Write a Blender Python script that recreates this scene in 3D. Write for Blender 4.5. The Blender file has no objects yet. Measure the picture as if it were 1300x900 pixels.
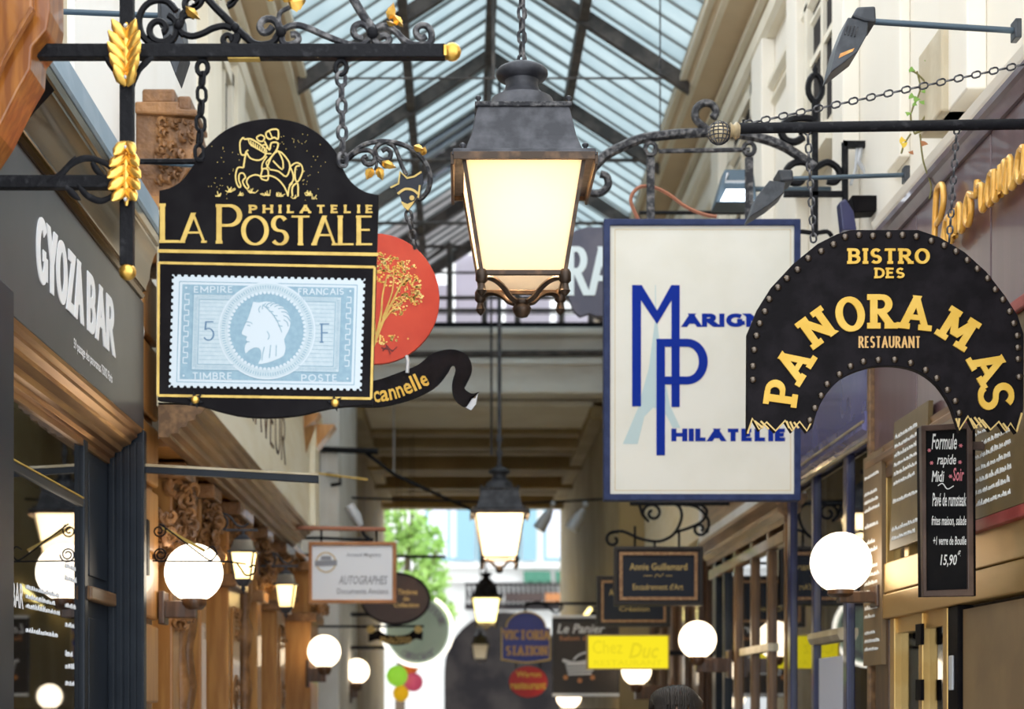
import bpy, bmesh, math, random
from mathutils import Vector, Matrix, Quaternion
random.seed(7)
PI = math.pi
S = bpy.context.scene
C = S.collection
# ------------------------------------------------------------------ camera, world, exposure
FP = 2200.0; VX, VY = 585.0, 895.0; EYE = 1.6       # focal length in pixels, vanishing point, eye height
cam_d = bpy.data.cameras.new('camera'); cam = bpy.data.objects.new('camera', cam_d); C.objects.link(cam)
cam.location = (0, 0, EYE); cam.rotation_euler = (PI / 2, 0, 0)
cam_d.sensor_width = 36; cam_d.sensor_fit = 'HORIZONTAL'; cam_d.lens = 36 * FP / 1300
cam_d.shift_x = (650 - VX) / 1300; cam_d.shift_y = (VY - 450) / 1300
cam_d.clip_end = 300
cam_d.dof.use_dof = True; cam_d.dof.focus_distance = 6.1; cam_d.dof.aperture_fstop = 3.0
S.camera = cam
w = bpy.data.worlds.new('sky'); S.world = w; w.use_nodes = True
bg = w.node_tree.nodes['Background']; bg.inputs[0].default_value = (0.90, 0.955, 1.0, 1); bg.inputs[1].default_value = 2.3
sun_d = bpy.data.lights.new('sun', 'SUN'); sun_d.energy = .35; sun_d.angle = 0.6; sun_d.color = (1, .95, .87)
sun = bpy.data.objects.new('sun', sun_d); C.objects.link(sun); sun.rotation_euler = (math.radians(42), math.radians(8), 0)
S.view_settings.view_transform = 'Standard'; S.view_settings.look = 'None'
S.view_settings.gamma = 1; S.view_settings.use_curve_mapping = False
S.view_settings.exposure = 0.25

# ------------------------------------------------------------------ materials
M = {}
def mat(name, col, rough=.5, metal=0., col2=None, scale=6., stretch=(1, 1, 1), thr=(.42, .62), bump=0., bscale=None,
        coat=0., emit=None, es=0., spec=.5, detail=5):
    m = bpy.data.materials.new(name); m.use_nodes = True; nt = m.node_tree; N = nt.nodes; L = nt.links
    b = N['Principled BSDF']
    def c4(c): return (c[0], c[1], c[2], 1)
    b.inputs['Base Color'].default_value = c4(col); b.inputs['Roughness'].default_value = rough
    b.inputs['Metallic'].default_value = metal; b.inputs['Coat Weight'].default_value = coat
    b.inputs['Specular IOR Level'].default_value = spec
    if emit: b.inputs['Emission Color'].default_value = c4(emit); b.inputs['Emission Strength'].default_value = es
    if col2 or bump:
        tc = N.new('ShaderNodeTexCoord'); mp = N.new('ShaderNodeMapping'); mp.inputs['Scale'].default_value = stretch
        L.new(tc.outputs['Object'], mp.inputs[0])
        nz = N.new('ShaderNodeTexNoise'); nz.inputs['Scale'].default_value = scale; nz.inputs['Detail'].default_value = detail
        L.new(mp.outputs[0], nz.inputs['Vector'])
        if col2:
            r = N.new('ShaderNodeValToRGB'); r.color_ramp.elements[0].position = thr[0]; r.color_ramp.elements[1].position = thr[1]
            r.color_ramp.elements[0].color = c4(col); r.color_ramp.elements[1].color = c4(col2)
            L.new(nz.outputs['Fac'], r.inputs[0]); L.new(r.outputs[0], b.inputs['Base Color'])
        if bump:
            n2 = nz
            if bscale:
                n2 = N.new('ShaderNodeTexNoise'); n2.inputs['Scale'].default_value = bscale; n2.inputs['Detail'].default_value = 4
                L.new(mp.outputs[0], n2.inputs['Vector'])
            bp = N.new('ShaderNodeBump'); bp.inputs['Strength'].default_value = bump; bp.inputs['Distance'].default_value = .02
            L.new(n2.outputs['Fac'], bp.inputs['Height']); L.new(bp.outputs[0], b.inputs['Normal'])
    M[name] = m; return m
def glow(name, col, st):
    m = bpy.data.materials.new(name); m.use_nodes = True; nt = m.node_tree; nt.nodes.clear()
    e = nt.nodes.new('ShaderNodeEmission'); e.inputs[0].default_value = (*col, 1); e.inputs[1].default_value = st
    o = nt.nodes.new('ShaderNodeOutputMaterial'); nt.links.new(e.outputs[0], o.inputs[0]); M[name] = m
def milky(name, col, gloss=.12, diff=.25, col2=None, clear=0):
    m = bpy.data.materials.new(name); m.use_nodes = True; nt = m.node_tree; nt.nodes.clear(); N = nt.nodes.new; L = nt.links.new
    t = N('ShaderNodeBsdfTranslucent'); d = N('ShaderNodeBsdfDiffuse'); g = N('ShaderNodeBsdfGlossy')
    t.inputs[0].default_value = (*col, 1); d.inputs[0].default_value = (*col, 1); g.inputs['Roughness'].default_value = .15
    if col2:
        tc = N('ShaderNodeTexCoord'); nz = N('ShaderNodeTexNoise'); nz.inputs['Scale'].default_value = 2.2; nz.inputs['Detail'].default_value = 6
        r = N('ShaderNodeValToRGB'); r.color_ramp.elements[0].position = .35; r.color_ramp.elements[1].position = .7
        r.color_ramp.elements[0].color = (*col, 1); r.color_ramp.elements[1].color = (*col2, 1)
        L(tc.outputs['Object'], nz.inputs['Vector']); L(nz.outputs['Fac'], r.inputs[0]); L(r.outputs[0], t.inputs[0])
    a = N('ShaderNodeMixShader'); a.inputs[0].default_value = diff; L(t.outputs[0], a.inputs[1]); L(d.outputs[0], a.inputs[2])
    b = N('ShaderNodeMixShader'); b.inputs[0].default_value = gloss; L(a.outputs[0], b.inputs[1]); L(g.outputs[0], b.inputs[2])
    if clear:
        tr = N('ShaderNodeBsdfTransparent'); tr.inputs[0].default_value = (.93, .97, .98, 1); c = N('ShaderNodeMixShader'); c.inputs[0].default_value = clear
        L(b.outputs[0], c.inputs[1]); L(tr.outputs[0], c.inputs[2]); b = c
    o = N('ShaderNodeOutputMaterial'); L(b.outputs[0], o.inputs[0]); M[name] = m
def clear_glass(name, tint, refl):
    m = bpy.data.materials.new(name); m.use_nodes = True; nt = m.node_tree; nt.nodes.clear(); N = nt.nodes.new; L = nt.links.new
    t = N('ShaderNodeBsdfTransparent'); t.inputs[0].default_value = (*tint, 1)
    g = N('ShaderNodeBsdfGlossy'); g.inputs['Roughness'].default_value = .015; g.inputs[0].default_value = (.95, .97, 1, 1)
    lw = N('ShaderNodeFresnel'); lw.inputs[0].default_value = 1.5
    mx = N('ShaderNodeMath'); mx.operation = 'ADD'; mx.use_clamp = True; mx.inputs[1].default_value = refl; L(lw.outputs[0], mx.inputs[0])
    b = N('ShaderNodeMixShader'); L(mx.outputs[0], b.inputs[0]); L(t.outputs[0], b.inputs[1]); L(g.outputs[0], b.inputs[2])
    o = N('ShaderNodeOutputMaterial'); L(b.outputs[0], o.inputs[0]); M[name] = m

mat('iron', (.009, .009, .011), .5, 0, (.05, .05, .055), 34, thr=(.58, .92), bump=.25, spec=.1)
mat('dusty_iron', (.03, .03, .035), .75, .1, (.26, .25, .25), 40, thr=(.45, .8), bump=.5, spec=.3)
mat('lantern_metal', (.028, .029, .036), .5, .2, (.10, .10, .115), 12, thr=(.42, .78), bump=.2, spec=.4)
mat('lantern_dark', (.045, .028, .018), .4, .5, (.16, .09, .05), 16, thr=(.5, .8))
mat('gold', (.85, .52, .12), .3, .85, (.55, .28, .04), 20, thr=(.5, .8), bump=.15)
mat('gold_paint', (.54, .36, .075), .45, .1, (.44, .28, .05), 25)
mat('gold_line', (.62, .45, .13), .5, 0)
mat('black_board', (.005, .004, .005), .6, 0, (.009, .008, .009), 8, spec=.06)
mat('leather_board', (.006, .005, .006), .6, 0, (.011, .009, .011), 14, bump=.1, bscale=60, spec=.07)
mat('stud', (.13, .105, .085), .25, .9)
mat('letter_gold', (.62, .37, .05), .55, 0, (.68, .43, .08), 12, spec=.3)
mat('stamp_paper', (.46, .51, .55), .8, spec=.2)
mat('stamp_blue', (.20, .30, .37), .8, 0, (.23, .335, .40), 60, spec=.2)
mat('stamp_pale', (.37, .44, .485), .8, 0, (.41, .475, .51), 90, spec=.2)
mat('stamp_ink', (.10, .17, .26), .8, spec=.2)
mat('red_board', (.46, .048, .026), .5, 0, (.52, .065, .034), 6, spec=.25)
mat('autumn_gold', (.72, .42, .06), .5, 0, (.95, .72, .25), 30)
mat('dark_red_ink', (.12, .01, .01), .6)
mat('cream_board', (.74, .72, .65), .7, 0, (.70, .68, .60), 3, spec=.25)
mat('navy_frame', (.013, .024, .085), .5, 0, (.022, .036, .11), 20, spec=.25)
mat('royal_blue', (.006, .026, .27), .7, spec=.08)
mat('pale_tower', (.48, .59, .60), .7, spec=.1)
mat('gyoza_grey', (.055, .053, .058), .32, .1, (.07, .067, .072), 3)
mat('white_letter', (.85, .86, .88), .5)
mat('bronze', (.10, .06, .025), .16, .9, (.26, .15, .05), 3, stretch=(3, .25, 3))
mat('copper_trim', (.42, .20, .07), .3, .8, (.62, .34, .12), 5, stretch=(4, .3, 4))
mat('blue_zinc', (.22, .30, .37), .5, .2, (.27, .35, .42), 6)
mat('navy_paint', (.009, .014, .023), .38, 0, (.014, .020, .030), 5, spec=.35)
mat('brown_frame', (.15, .07, .022), .4, 0, (.23, .115, .04), 5, stretch=(5, 5, .5), coat=.2)
mat('orange_wood', (.22, .065, .010), .28, 0, (.36, .13, .022), 5, stretch=(8, 8, .7), coat=.4)
mat('carved_wood', (.17, .075, .025), .45, 0, (.34, .16, .055), 7, bump=.5, bscale=35, coat=.2)
mat('warm_wood', (.37, .155, .035), .38, 0, (.48, .23, .06), 5, stretch=(5, 5, .5), coat=.25)
mat('dark_wood', (.06, .027, .012), .42, 0, (.11, .05, .02), 6, stretch=(5, 5, .6), coat=.3)
mat('brown_mould', (.13, .068, .03), .4, 0, (.26, .14, .06), 4, stretch=(6, .4, 6))
mat('cream_fascia', (.82, .76, .60), .6, 0, (.76, .68, .49), 2, stretch=(1, .6, 3))
mat('wall_white', (.84, .82, .78), .8, 0, (.74, .70, .63), 1.6, stretch=(1, 1, .5), thr=(.45, .8), bump=.1, bscale=9)
mat('wall_cream', (.86, .81, .72), .8, 0, (.81, .75, .64), 1.3, stretch=(1, 1, .4), thr=(.4, .8), bump=.06, bscale=8)
mat('tan_soffit', (.66, .53, .36), .75, 0, (.60, .47, .31), 1.5)
mat('cream_mould', (.82, .76, .63), .7, 0, (.75, .68, .54), 2)
mat('stone_block', (.52, .44, .31), .85, 0, (.62, .55, .42), 5, bump=.25)
mat('grey_plaster', (.78, .78, .77), .85, 0, (.60, .58, .54), 1.4, thr=(.45, .75), bump=.15, bscale=5)
mat('beam_white', (.86, .85, .81), .8, 0, (.74, .71, .66), 1.5, stretch=(1, 1, 2.5))
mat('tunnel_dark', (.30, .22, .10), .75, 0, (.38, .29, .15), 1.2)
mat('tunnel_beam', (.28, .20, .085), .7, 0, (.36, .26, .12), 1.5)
mat('roof_iron', (.055, .048, .046), .55, .2, (.12, .10, .09), 9)
mat('roof_bar', (.26, .28, .28), .6)
mat('purple_panel', (.115, .060, .068), .3, 0, (.14, .078, .085), 2, stretch=(6, 6, .4), coat=.35)
mat('purple_trim', (.10, .06, .075), .3, 0, (.16, .11, .125), 4, coat=.3)
mat('script_gold', (.80, .40, .06), .28, .2, (.90, .52, .12), 10, coat=.3)
mat('brass', (.52, .32, .10), .33, .75, (.60, .40, .15), 3, stretch=(2, .4, 2))
mat('slate', (.007, .007, .008), .7, 0, (.013, .012, .012), 5, spec=.08)
mat('board_frame', (.055, .03, .022), .4, 0, (.10, .06, .045), 9)
mat('red_frame', (.24, .025, .02), .4, 0, (.33, .06, .05), 8)
mat('menu_board', (.13, .085, .03), .45, 0, (.19, .13, .05), 3)
mat('menu_brown', (.17, .11, .055), .5, 0, (.22, .145, .07), 3)
mat('chalk', (.80, .80, .78), .8)
mat('chalk_pink', (.72, .22, .26), .8)
mat('blue_shop', (.012, .014, .065), .3, 0, (.02, .022, .09), 4, coat=.3)
mat('violet_fascia', (.12, .12, .30), .25, 0, (.17, .17, .36), 3, coat=.5)
mat('gilt_trim', (.42, .33, .20), .35, .4, (.58, .50, .36), 5)
mat('spot_black', (.03, .034, .042), .45, .2, (.055, .06, .07), 20)
mat('steel_blue', (.07, .105, .14), .4, .4)
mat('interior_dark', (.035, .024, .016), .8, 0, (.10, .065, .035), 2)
mat('floor_stone', (.42, .40, .37), .5, 0, (.34, .32, .29), 3)
mat('leaf_green', (.16, .34, .05), .6, 0, (.30, .48, .10), 1.2)
mat('leaf_bright', (.24, .44, .08), .6, 0, (.40, .58, .16), .8)
mat('leaf_brown', (.45, .18, .07), .7)
mat('leaf_yellow', (.80, .55, .05), .6)
mat('stem_green', (.18, .16, .05), .7)
mat('bark', (.12, .085, .055), .9)
mat('far_white', (.72, .71, .69), .8)
mat('far_blue', (.22, .38, .46), .5)
mat('far_dark', (.018, .015, .017), .7, 0, (.045, .037, .035), 1.2, spec=.2)  # kept near-black so the panel in the far arch reads as shade
mat('far_green', (.04, .16, .10), .7)
mat('brown_sign', (.035, .017, .014), .5, 0, (.045, .023, .018), 4)
mat('mint_sign', (.40, .52, .42), .5, 0, (.46, .57, .47), 3)
mat('frame_orange', (.36, .13, .035), .4, 0, (.46, .19, .06), 8)
mat('paper_white', (.80, .81, .85), .6)
mat('grey_ink', (.30, .30, .33), .7)
mat('dim_gold', (.55, .38, .13), .5)
mat('slate_blue_sign', (.014, .017, .028), .5, spec=.3)
mat('gilt_frame', (.30, .15, .07), .4, .3, (.45, .26, .12), 60)
mat('espresso', (.018, .011, .008), .5)
mat('silver_grey', (.50, .51, .53), .45, .2)
mat('victoria_blue', (.012, .03, .26), .4)
mat('wagon_red', (.45, .010, .010), .45)
mat('copper_ink', (.56, .32, .10), .5)
mat('skin', (.62, .38, .27), .5)
mat('hair', (.010, .008, .007), .35, 0, (.022, .018, .016), 60, stretch=(1, .1, 1))
mat('jacket', (.03, .032, .04), .8)
mat('trouser', (.04, .05, .08), .8)
mat('eye_white', (.8, .8, .78), .3)
mat('violet_sign', (.065, .065, .10), .55, 0, (.10, .095, .13), 4)
mat('pale_letter', (.66, .75, .78), .6)
mat('poster_white', (.62, .64, .74), .6)
mat('wire_white', (.72, .70, .66), .6)
mat('rope_red', (.36, .14, .08), .7)
mat('pink_ball', (.85, .12, .22), .5, emit=(.85, .12, .22), es=.35)
mat('lime_ball', (.35, .75, .06), .5, emit=(.35, .75, .06), es=.55)
mat('orange_ball', (.80, .20, .04), .5, emit=(.8, .2, .04), es=.35)
mat('yellow_ball', (.95, .55, .02), .5, emit=(.95, .55, .02), es=.45)
glow('globe_glow', (1, .86, .66), 4.2)
glow('globe_glow_far', (1, .80, .55), 3.5)
glow('tube_glow', (1, .80, .30), 3.0)
glow('white_tube', (1, .93, .78), 1.9)
glow('flood_glow', (.86, .93, 1), 6)
glow('duc_yellow', (.93, .77, .02), .88)
glow('duc_letter', (.80, .66, .02), .85)
milky('lamp_glass', (.92, .87, .78), .05, .06)
milky('roof_glass', (.54, .60, .61), .06, .10, (.44, .51, .53), .13)
milky('roof_glass_grey', (.55, .54, .54), .06, .25, (.44, .42, .42))
milky('window_milk', (.72, .69, .76), .06, .2, (.62, .60, .64))
clear_glass('shop_glass', (.55, .53, .50), .18)
clear_glass('clear_pane', (.90, .93, .96), .03)

# ------------------------------------------------------------------ mesh builder
class MB:
    def __init__(s): s.v = []; s.f = []; s.k = 0
    def add(s, vs, fs):
        o = len(s.v); s.v += [Vector(p) for p in vs]; s.f += [tuple(i + o for i in f) for f in fs]; return s
    def box(s, x0, x1, y0, y1, z0, z1):
        return s.add([(x, y, z) for z in (z0, z1) for y in (y0, y1) for x in (x0, x1)],
                     [(0, 2, 3, 1), (4, 5, 7, 6), (0, 1, 5, 4), (2, 6, 7, 3), (0, 4, 6, 2), (1, 3, 7, 5)])
    def hexa(s, p):                                     # 8 corners: bottom ring of 4, top ring of 4
        return s.add(p, [(0, 3, 2, 1), (4, 5, 6, 7), (0, 1, 5, 4), (1, 2, 6, 5), (2, 3, 7, 6), (3, 0, 4, 7)])
    def prism(s, fr, pts, d0, d1):                      # flat outline on a frame, from depth d0 to d1
        n = len(pts)
        vs = [fr(a, b, d0) for a, b in pts] + [fr(a, b, d1) for a, b in pts]
        return s.add(vs, [tuple(range(n)), tuple(range(2 * n - 1, n - 1, -1))] + [(i, (i + 1) % n, n + (i + 1) % n, n + i) for i in range(n)])
    def ring(s, fr, outer, inner, d0, d1):              # two outlines with equal point counts
        n = len(outer); vs = [fr(a, b, d) for d in (d0, d1) for L in (outer, inner) for a, b in L]; fs = []
        for i in range(n):
            j = (i + 1) % n
            fs += [(i, j, n + j, n + i), (2 * n + i, 3 * n + i, 3 * n + j, 2 * n + j), (i, 2 * n + i, 2 * n + j, j), (n + i, n + j, 3 * n + j, 3 * n + i)]
        return s.add(vs, fs)
    def ribbon(s, fr, pts, wd, d0=0., d1=.001):
        n = len(pts); P = [Vector((a, b)) for a, b in pts]; L = []; R = []
        for i in range(n):
            t = (P[min(i + 1, n - 1)] - P[max(i - 1, 0)])
            if t.length < 1e-9: t = Vector((1, 0))
            t.normalize(); q = Vector((-t.y, t.x)); h = (wd[i] if isinstance(wd, (list, tuple)) else wd(t) if callable(wd) else wd) / 2
            L.append(P[i] + q * h); R.append(P[i] - q * h)
        return s.strip(fr, L, R, d0, d1)
    def strip(s, fr, L, R, d0, d1):
        s.k = (s.k + 1) % 13; d1 += 2.2e-5 * s.k; d0 -= 1.1e-5 * s.k            # no two strokes quite level
        n = len(L); vs = []
        for i in range(n): vs += [fr(L[i][0], L[i][1], d1), fr(R[i][0], R[i][1], d1), fr(L[i][0], L[i][1], d0), fr(R[i][0], R[i][1], d0)]
        fs = [(0, 2, 3, 1), (4 * n - 4, 4 * n - 3, 4 * n - 1, 4 * n - 2)]
        for i in range(n - 1):
            a = 4 * i; b = a + 4
            fs += [(a, a + 1, b + 1, b), (a + 2, b + 2, b + 3, a + 3), (a, b, b + 2, a + 2), (a + 1, a + 3, b + 3, b + 1)]
        return s.add(vs, fs)
    def tube(s, path, r, n=6, flat=None, closed=False):
        P = [Vector(p) for p in path]; m = len(P); vs = []; fs = []
        if m < 2: return s
        t0 = (P[1] - P[0]).normalized(); up = Vector((0, 1, 0)) if abs(t0.y) < .9 else Vector((1, 0, 0))
        nrm = (up - t0 * up.dot(t0)).normalized()
        for i in range(m):
            if closed: t = P[(i + 1) % m] - P[i - 1]
            else: t = P[min(i + 1, m - 1)] - P[max(i - 1, 0)]
            if t.length < 1e-9: t = t0.copy()
            t.normalize(); nrm = nrm - t * nrm.dot(t)
            if nrm.length < 1e-6: nrm = t.orthogonal()
            nrm.normalize(); bi = t.cross(nrm); rr = r[i] if isinstance(r, (list, tuple)) else r
            for k in range(n):
                a = 2 * PI * k / n + PI / n
                vs.append(P[i] + nrm * math.cos(a) * rr * (flat or 1) + bi * math.sin(a) * rr)
        for i in range(m if closed else m - 1):
            for k in range(n):
                j = (i + 1) % m
                fs.append((i * n + k, i * n + (k + 1) % n, j * n + (k + 1) % n, j * n + k))
        if not closed: fs += [tuple(range(n - 1, -1, -1)), tuple(range((m - 1) * n, m * n))]
        return s.add(vs, fs)
    def lathe(s, c, prof, n=16, axis='z', ph=0.):       # prof: (radius, height) pairs
        vs = []; fs = []; m = len(prof)
        for r, h in prof:
            for k in range(n):
                a = 2 * PI * k / n + ph; x, y = r * math.cos(a), r * math.sin(a)
                vs.append(Vector(c) + (Vector((x, y, h)) if axis == 'z' else Vector((x, -h, y)) if axis == 'y' else Vector((h, x, y))))
        for i in range(m - 1):
            for k in range(n): fs.append((i * n + k, i * n + (k + 1) % n, (i + 1) * n + (k + 1) % n, (i + 1) * n + k))
        fs += [tuple(range(n)), tuple(range((m - 1) * n, m * n))]
        return s.add(vs, fs)
    def ball(s, c, r, n=12, m=8, sc=(1, 1, 1), half=False):
        c = Vector(c); vs = []; fs = []
        for i in range(m + 1):
            th = PI * i / m
            for k in range(n):
                a = 2 * PI * k / n
                vs.append(c + Vector((math.sin(th) * math.cos(a) * r * sc[0], math.sin(th) * math.sin(a) * r * sc[1], math.cos(th) * r * sc[2])))
        for i in range(m):
            for k in range(n): fs.append((i * n + k, i * n + (k + 1) % n, (i + 1) * n + (k + 1) % n, (i + 1) * n + k))
        return s.add(vs, fs)
    def sweep(s, prof, y0, y1):                         # (x, z) outline drawn along the passage
        n = len(prof); vs = [(x, y0, z) for x, z in prof] + [(x, y1, z) for x, z in prof]
        return s.add(vs, [tuple(range(n)), tuple(range(2 * n - 1, n - 1, -1))] + [(i, (i + 1) % n, n + (i + 1) % n, n + i) for i in range(n)])
def mesh_of(mb, org=Vector((0, 0, 0)), smooth=None):
    me = bpy.data.meshes.new('m'); me.from_pydata([tuple(p - org) for p in mb.v], [], mb.f)
    bm = bmesh.new(); bm.from_mesh(me)
    bmesh.ops.remove_doubles(bm, verts=bm.verts, dist=1e-6)
    bmesh.ops.recalc_face_normals(bm, faces=bm.faces); bm.to_mesh(me); bm.free()
    if smooth:
        for p in me.polygons: p.use_smooth = True
        try: me.set_sharp_from_angle(angle=math.radians(smooth))
        except Exception: pass
    return me
def worg(o):
    v = Vector((0, 0, 0))
    while o: v += o.location; o = o.parent
    return v
STUFF = {'rider_drawing', 'chalk_writing', 'pink_writing', 'window_lettering', 'stamp_lettering', 'profile_engraving', 'carving', 'gold_fringe', 'painted_leaves', 'pearl_ring', 'ruled_border', 'ruled_shading', 'medallion_hatching', 'small_lettering', 'address_lettering', 'lettering', 'iron_leaf', 'cooling_fin', 'signature', 'flourish', 'orange_marks', 'basket_drawing', 'gold_edging', 'ball_netting', 'value_lettering'}
def part(name, mb, m, parent=None, smooth=None, label=None, kind=None, bevel=0):
    """one mesh object in world coordinates, under its thing (or top-level)"""
    o = bpy.data.objects.new(name, None if mb is None else mesh_of(mb, worg(parent) if parent else Vector((0, 0, 0)), smooth))
    o.data.materials.append(M[m]); C.objects.link(o); o.parent = parent
    o.data.name = name
    if label: o['label'] = label
    if kind or name in STUFF: o['kind'] = kind or 'stuff'
    if bevel:
        b = o.modifiers.new('bevel', 'BEVEL'); b.width = bevel; b.segments = 2; b.limit_method = 'ANGLE'
    return o
def thing(name, label, cat, loc=(0, 0, 0), group=None, kind=None):
    o = bpy.data.objects.new(name, None); o.empty_display_size = .05; C.objects.link(o); o.location = loc
    tag(o, label, cat, group, kind); return o
def tag(o, label, cat=None, group=None, kind=None):
    o['label'] = label
    if cat: o['category'] = cat
    if group: o['group'] = group
    if kind: o['kind'] = kind
    return o
def single(name, mb, m, label, cat, group=None, smooth=None, bevel=0):
    """a thing that is one mesh, its origin at its middle"""
    c = sum(mb.v, Vector()) / len(mb.v)
    o = bpy.data.objects.new(name, mesh_of(mb, c, smooth)); o.data.materials.append(M[m]); C.objects.link(o); o.location = c
    if bevel:
        b = o.modifiers.new('bevel', 'BEVEL'); b.width = bevel; b.segments = 2
    return tag(o, label, cat, group)
def structure(name, mb, m, label, smooth=None, parent=None, bevel=0):
    o = part(name, mb, m, parent, smooth, label, None if parent else 'structure', bevel); return o
def copy_tree(o, parent=None):
    c = o.copy(); C.objects.link(c); c.parent = parent
    for ch in o.children: copy_tree(ch, c)
    return c
def dup(part_obj, loc, parent, rot=None, scale=None):
    c = part_obj.copy(); C.objects.link(c); c.parent = parent; c.location = loc
    if rot: c.rotation_euler = rot
    if scale: c.scale = scale
    return c
# ------------------------------------------------------------------ frames: photo pixel + the plane a thing stands in -> place
def P(px, py, Y, d=0.): return Vector(((px - VX) / FP * Y, Y - d, EYE + (VY - py) / FP * Y))
def PF(Y): return lambda a, b, d=0.: P(a, b, Y, d)                                  # plane across the passage
def zoomf(fr, x0, y0, k): return lambda a, b, d=0.: fr(x0 + a / k, y0 + b / k, d)
def LW(X): return lambda a, b, d=0.: Vector((X + d, a, b))                          # left wall: a = along, b = up
def RW(X): return lambda a, b, d=0.: Vector((X - d, a, b))                          # right wall
def yat(px, X): return X * FP / (px - VX)
def zat(py, Y): return EYE + (VY - py) / FP * Y
def arc(cx, cy, rx, ry, a0, a1, n=14):
    return [(cx + rx * math.cos(math.radians(a0 + (a1 - a0) * i / n)), cy + ry * math.sin(math.radians(a0 + (a1 - a0) * i / n))) for i in range(n + 1)]
def spiral(cx, cy, r0, r1, a0, a1, n=26):
    out = []
    for i in range(n + 1):
        t = i / n; r = r0 + (r1 - r0) * t; a = math.radians(a0 + (a1 - a0) * t); out.append((cx + r * math.cos(a), cy + r * math.sin(a)))
    return out
def smooth_pts(pts, k=4):
    out = []; n = len(pts)
    for i in range(n - 1):
        p0, p1, p2, p3 = (Vector(pts[max(i - 1, 0)]), Vector(pts[i]), Vector(pts[i + 1]), Vector(pts[min(i + 2, n - 1)]))
        for j in range(k):
            t = j / k
            out.append(tuple(.5 * ((2 * p1) + (p2 - p0) * t + (2 * p0 - 5 * p1 + 4 * p2 - p3) * t * t + (3 * p1 - p0 - 3 * p2 + p3) * t ** 3)))
    out.append(tuple(pts[-1])); return out
def fr_path(fr, pts, d=0.): return [fr(a, b, d) for a, b in pts]
# ------------------------------------------------------------------ lettering
def _bowl(x, y0, y1, rx): return [(x * .0, y1), (x, y1)] and [(0, y1)] + arc(x, (y0 + y1) / 2, rx, (y1 - y0) / 2, 90, -90, 12) + [(0, y0)]
G = {  # width, strokes, serif points (x, y)
 'A': (.78, [[(.04, 0), (.39, 1)], [(.39, 1), (.74, 0)], [(.15, .33), (.63, .33)]], [(.04, 0), (.74, 0)]),
 'B': (.60, [[(0.06, 0), (0.06, 1)], [(.06, 1)] + arc(.30, .76, .22, .24, 90, -90, 10) + [(.06, .52)], [(.06, .52)] + arc(.30, .26, .26, .26, 90, -90, 10) + [(.06, 0)]], [(.06, 0), (.06, 1)]),
 'C': (.80, [arc(.44, .5, .38, .5, 45, 315, 22)], []),
 'D': (.72, [[(.06, 0), (.06, 1)], [(.06, 1)] + arc(.28, .5, .38, .5, 90, -90, 16) + [(.06, 0)]], [(.06, 0), (.06, 1)]),
 'E': (.54, [[(.06, 0), (.06, 1)], [(.06, 1), (.5, 1)], [(.06, .52), (.44, .52)], [(.06, 0), (.52, 0)]], [(.06, 0), (.06, 1)]),
 'F': (.52, [[(.06, 0), (.06, 1)], [(.06, 1), (.5, 1)], [(.06, .52), (.42, .52)]], [(.06, 0), (.06, 1)]),
 'G': (.84, [arc(.44, .5, .38, .5, 45, 330, 22), [(.78, .02), (.78, .44)], [(.5, .44), (.78, .44)]], []),
 'H': (.76, [[(.06, 0), (.06, 1)], [(.70, 0), (.70, 1)], [(.06, .52), (.70, .52)]], [(.06, 0), (.06, 1), (.7, 0), (.7, 1)]),
 'I': (.16, [[(.08, 0), (.08, 1)]], [(.08, 0), (.08, 1)]),
 'L': (.54, [[(.06, 0), (.06, 1)], [(.06, 0), (.52, 0)]], [(.06, 0), (.06, 1)]),
 'M': (.92, [[(.06, 0), (.06, 1)], [(.86, 0), (.86, 1)], [(.06, 1), (.46, .2)], [(.46, .2), (.86, 1)]], [(.06, 0), (.06, 1), (.86, 0), (.86, 1)]),
 'N': (.78, [[(.06, 0), (.06, 1)], [(.72, 0), (.72, 1)], [(.06, 1), (.72, 0)]], [(.06, 0), (.06, 1), (.72, 1)]),
 'O': (.92, [arc(.46, .5, .40, .5, 0, 360, 30)], []),
 'P': (.60, [[(.06, 0), (.06, 1)], [(.06, 1)] + arc(.30, .73, .26, .27, 90, -90, 12) + [(.06, .46)]], [(.06, 0), (.06, 1)]),
 'R': (.68, [[(.06, 0), (.06, 1)], [(.06, 1)] + arc(.30, .75, .24, .25, 90, -90, 12) + [(.06, .50)], [(.28, .5), (.62, 0)]], [(.06, 0), (.06, 1), (.62, 0)]),
 'S': (.58, [arc(.29, .745, .22, .255, 30, 270, 14)[:-1] + arc(.29, .245, .24, .245, 90, -150, 16)], []),
 'T': (.66, [[(.33, 0), (.33, 1)], [(.02, 1), (.64, 1)]], [(.33, 0)]),
 'U': (.74, [[(.06, 1), (.06, .32)], arc(.37, .32, .31, .32, 180, 360, 14), [(.68, .32), (.68, 1)]], [(.06, 1), (.68, 1)]),
 'V': (.74, [[(.04, 1), (.37, 0)], [(.37, 0), (.70, 1)]], [(.04, 1), (.7, 1)]),
 'Y': (.70, [[(.04, 1), (.35, .48)], [(.66, 1), (.35, .48)], [(.35, .48), (.35, 0)]], [(.35, 0)]),
 'Z': (.62, [[(.04, 1), (.58, 1)], [(.58, 1), (.04, 0)], [(.04, 0), (.60, 0)]], []),
 '5': (.56, [[(.14, 1), (.50, 1)], [(.14, 1), (.10, .56)], arc(.26, .32, .24, .32, 130, -150, 16)], []),
 ' ': (.34, [], []),
}
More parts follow.
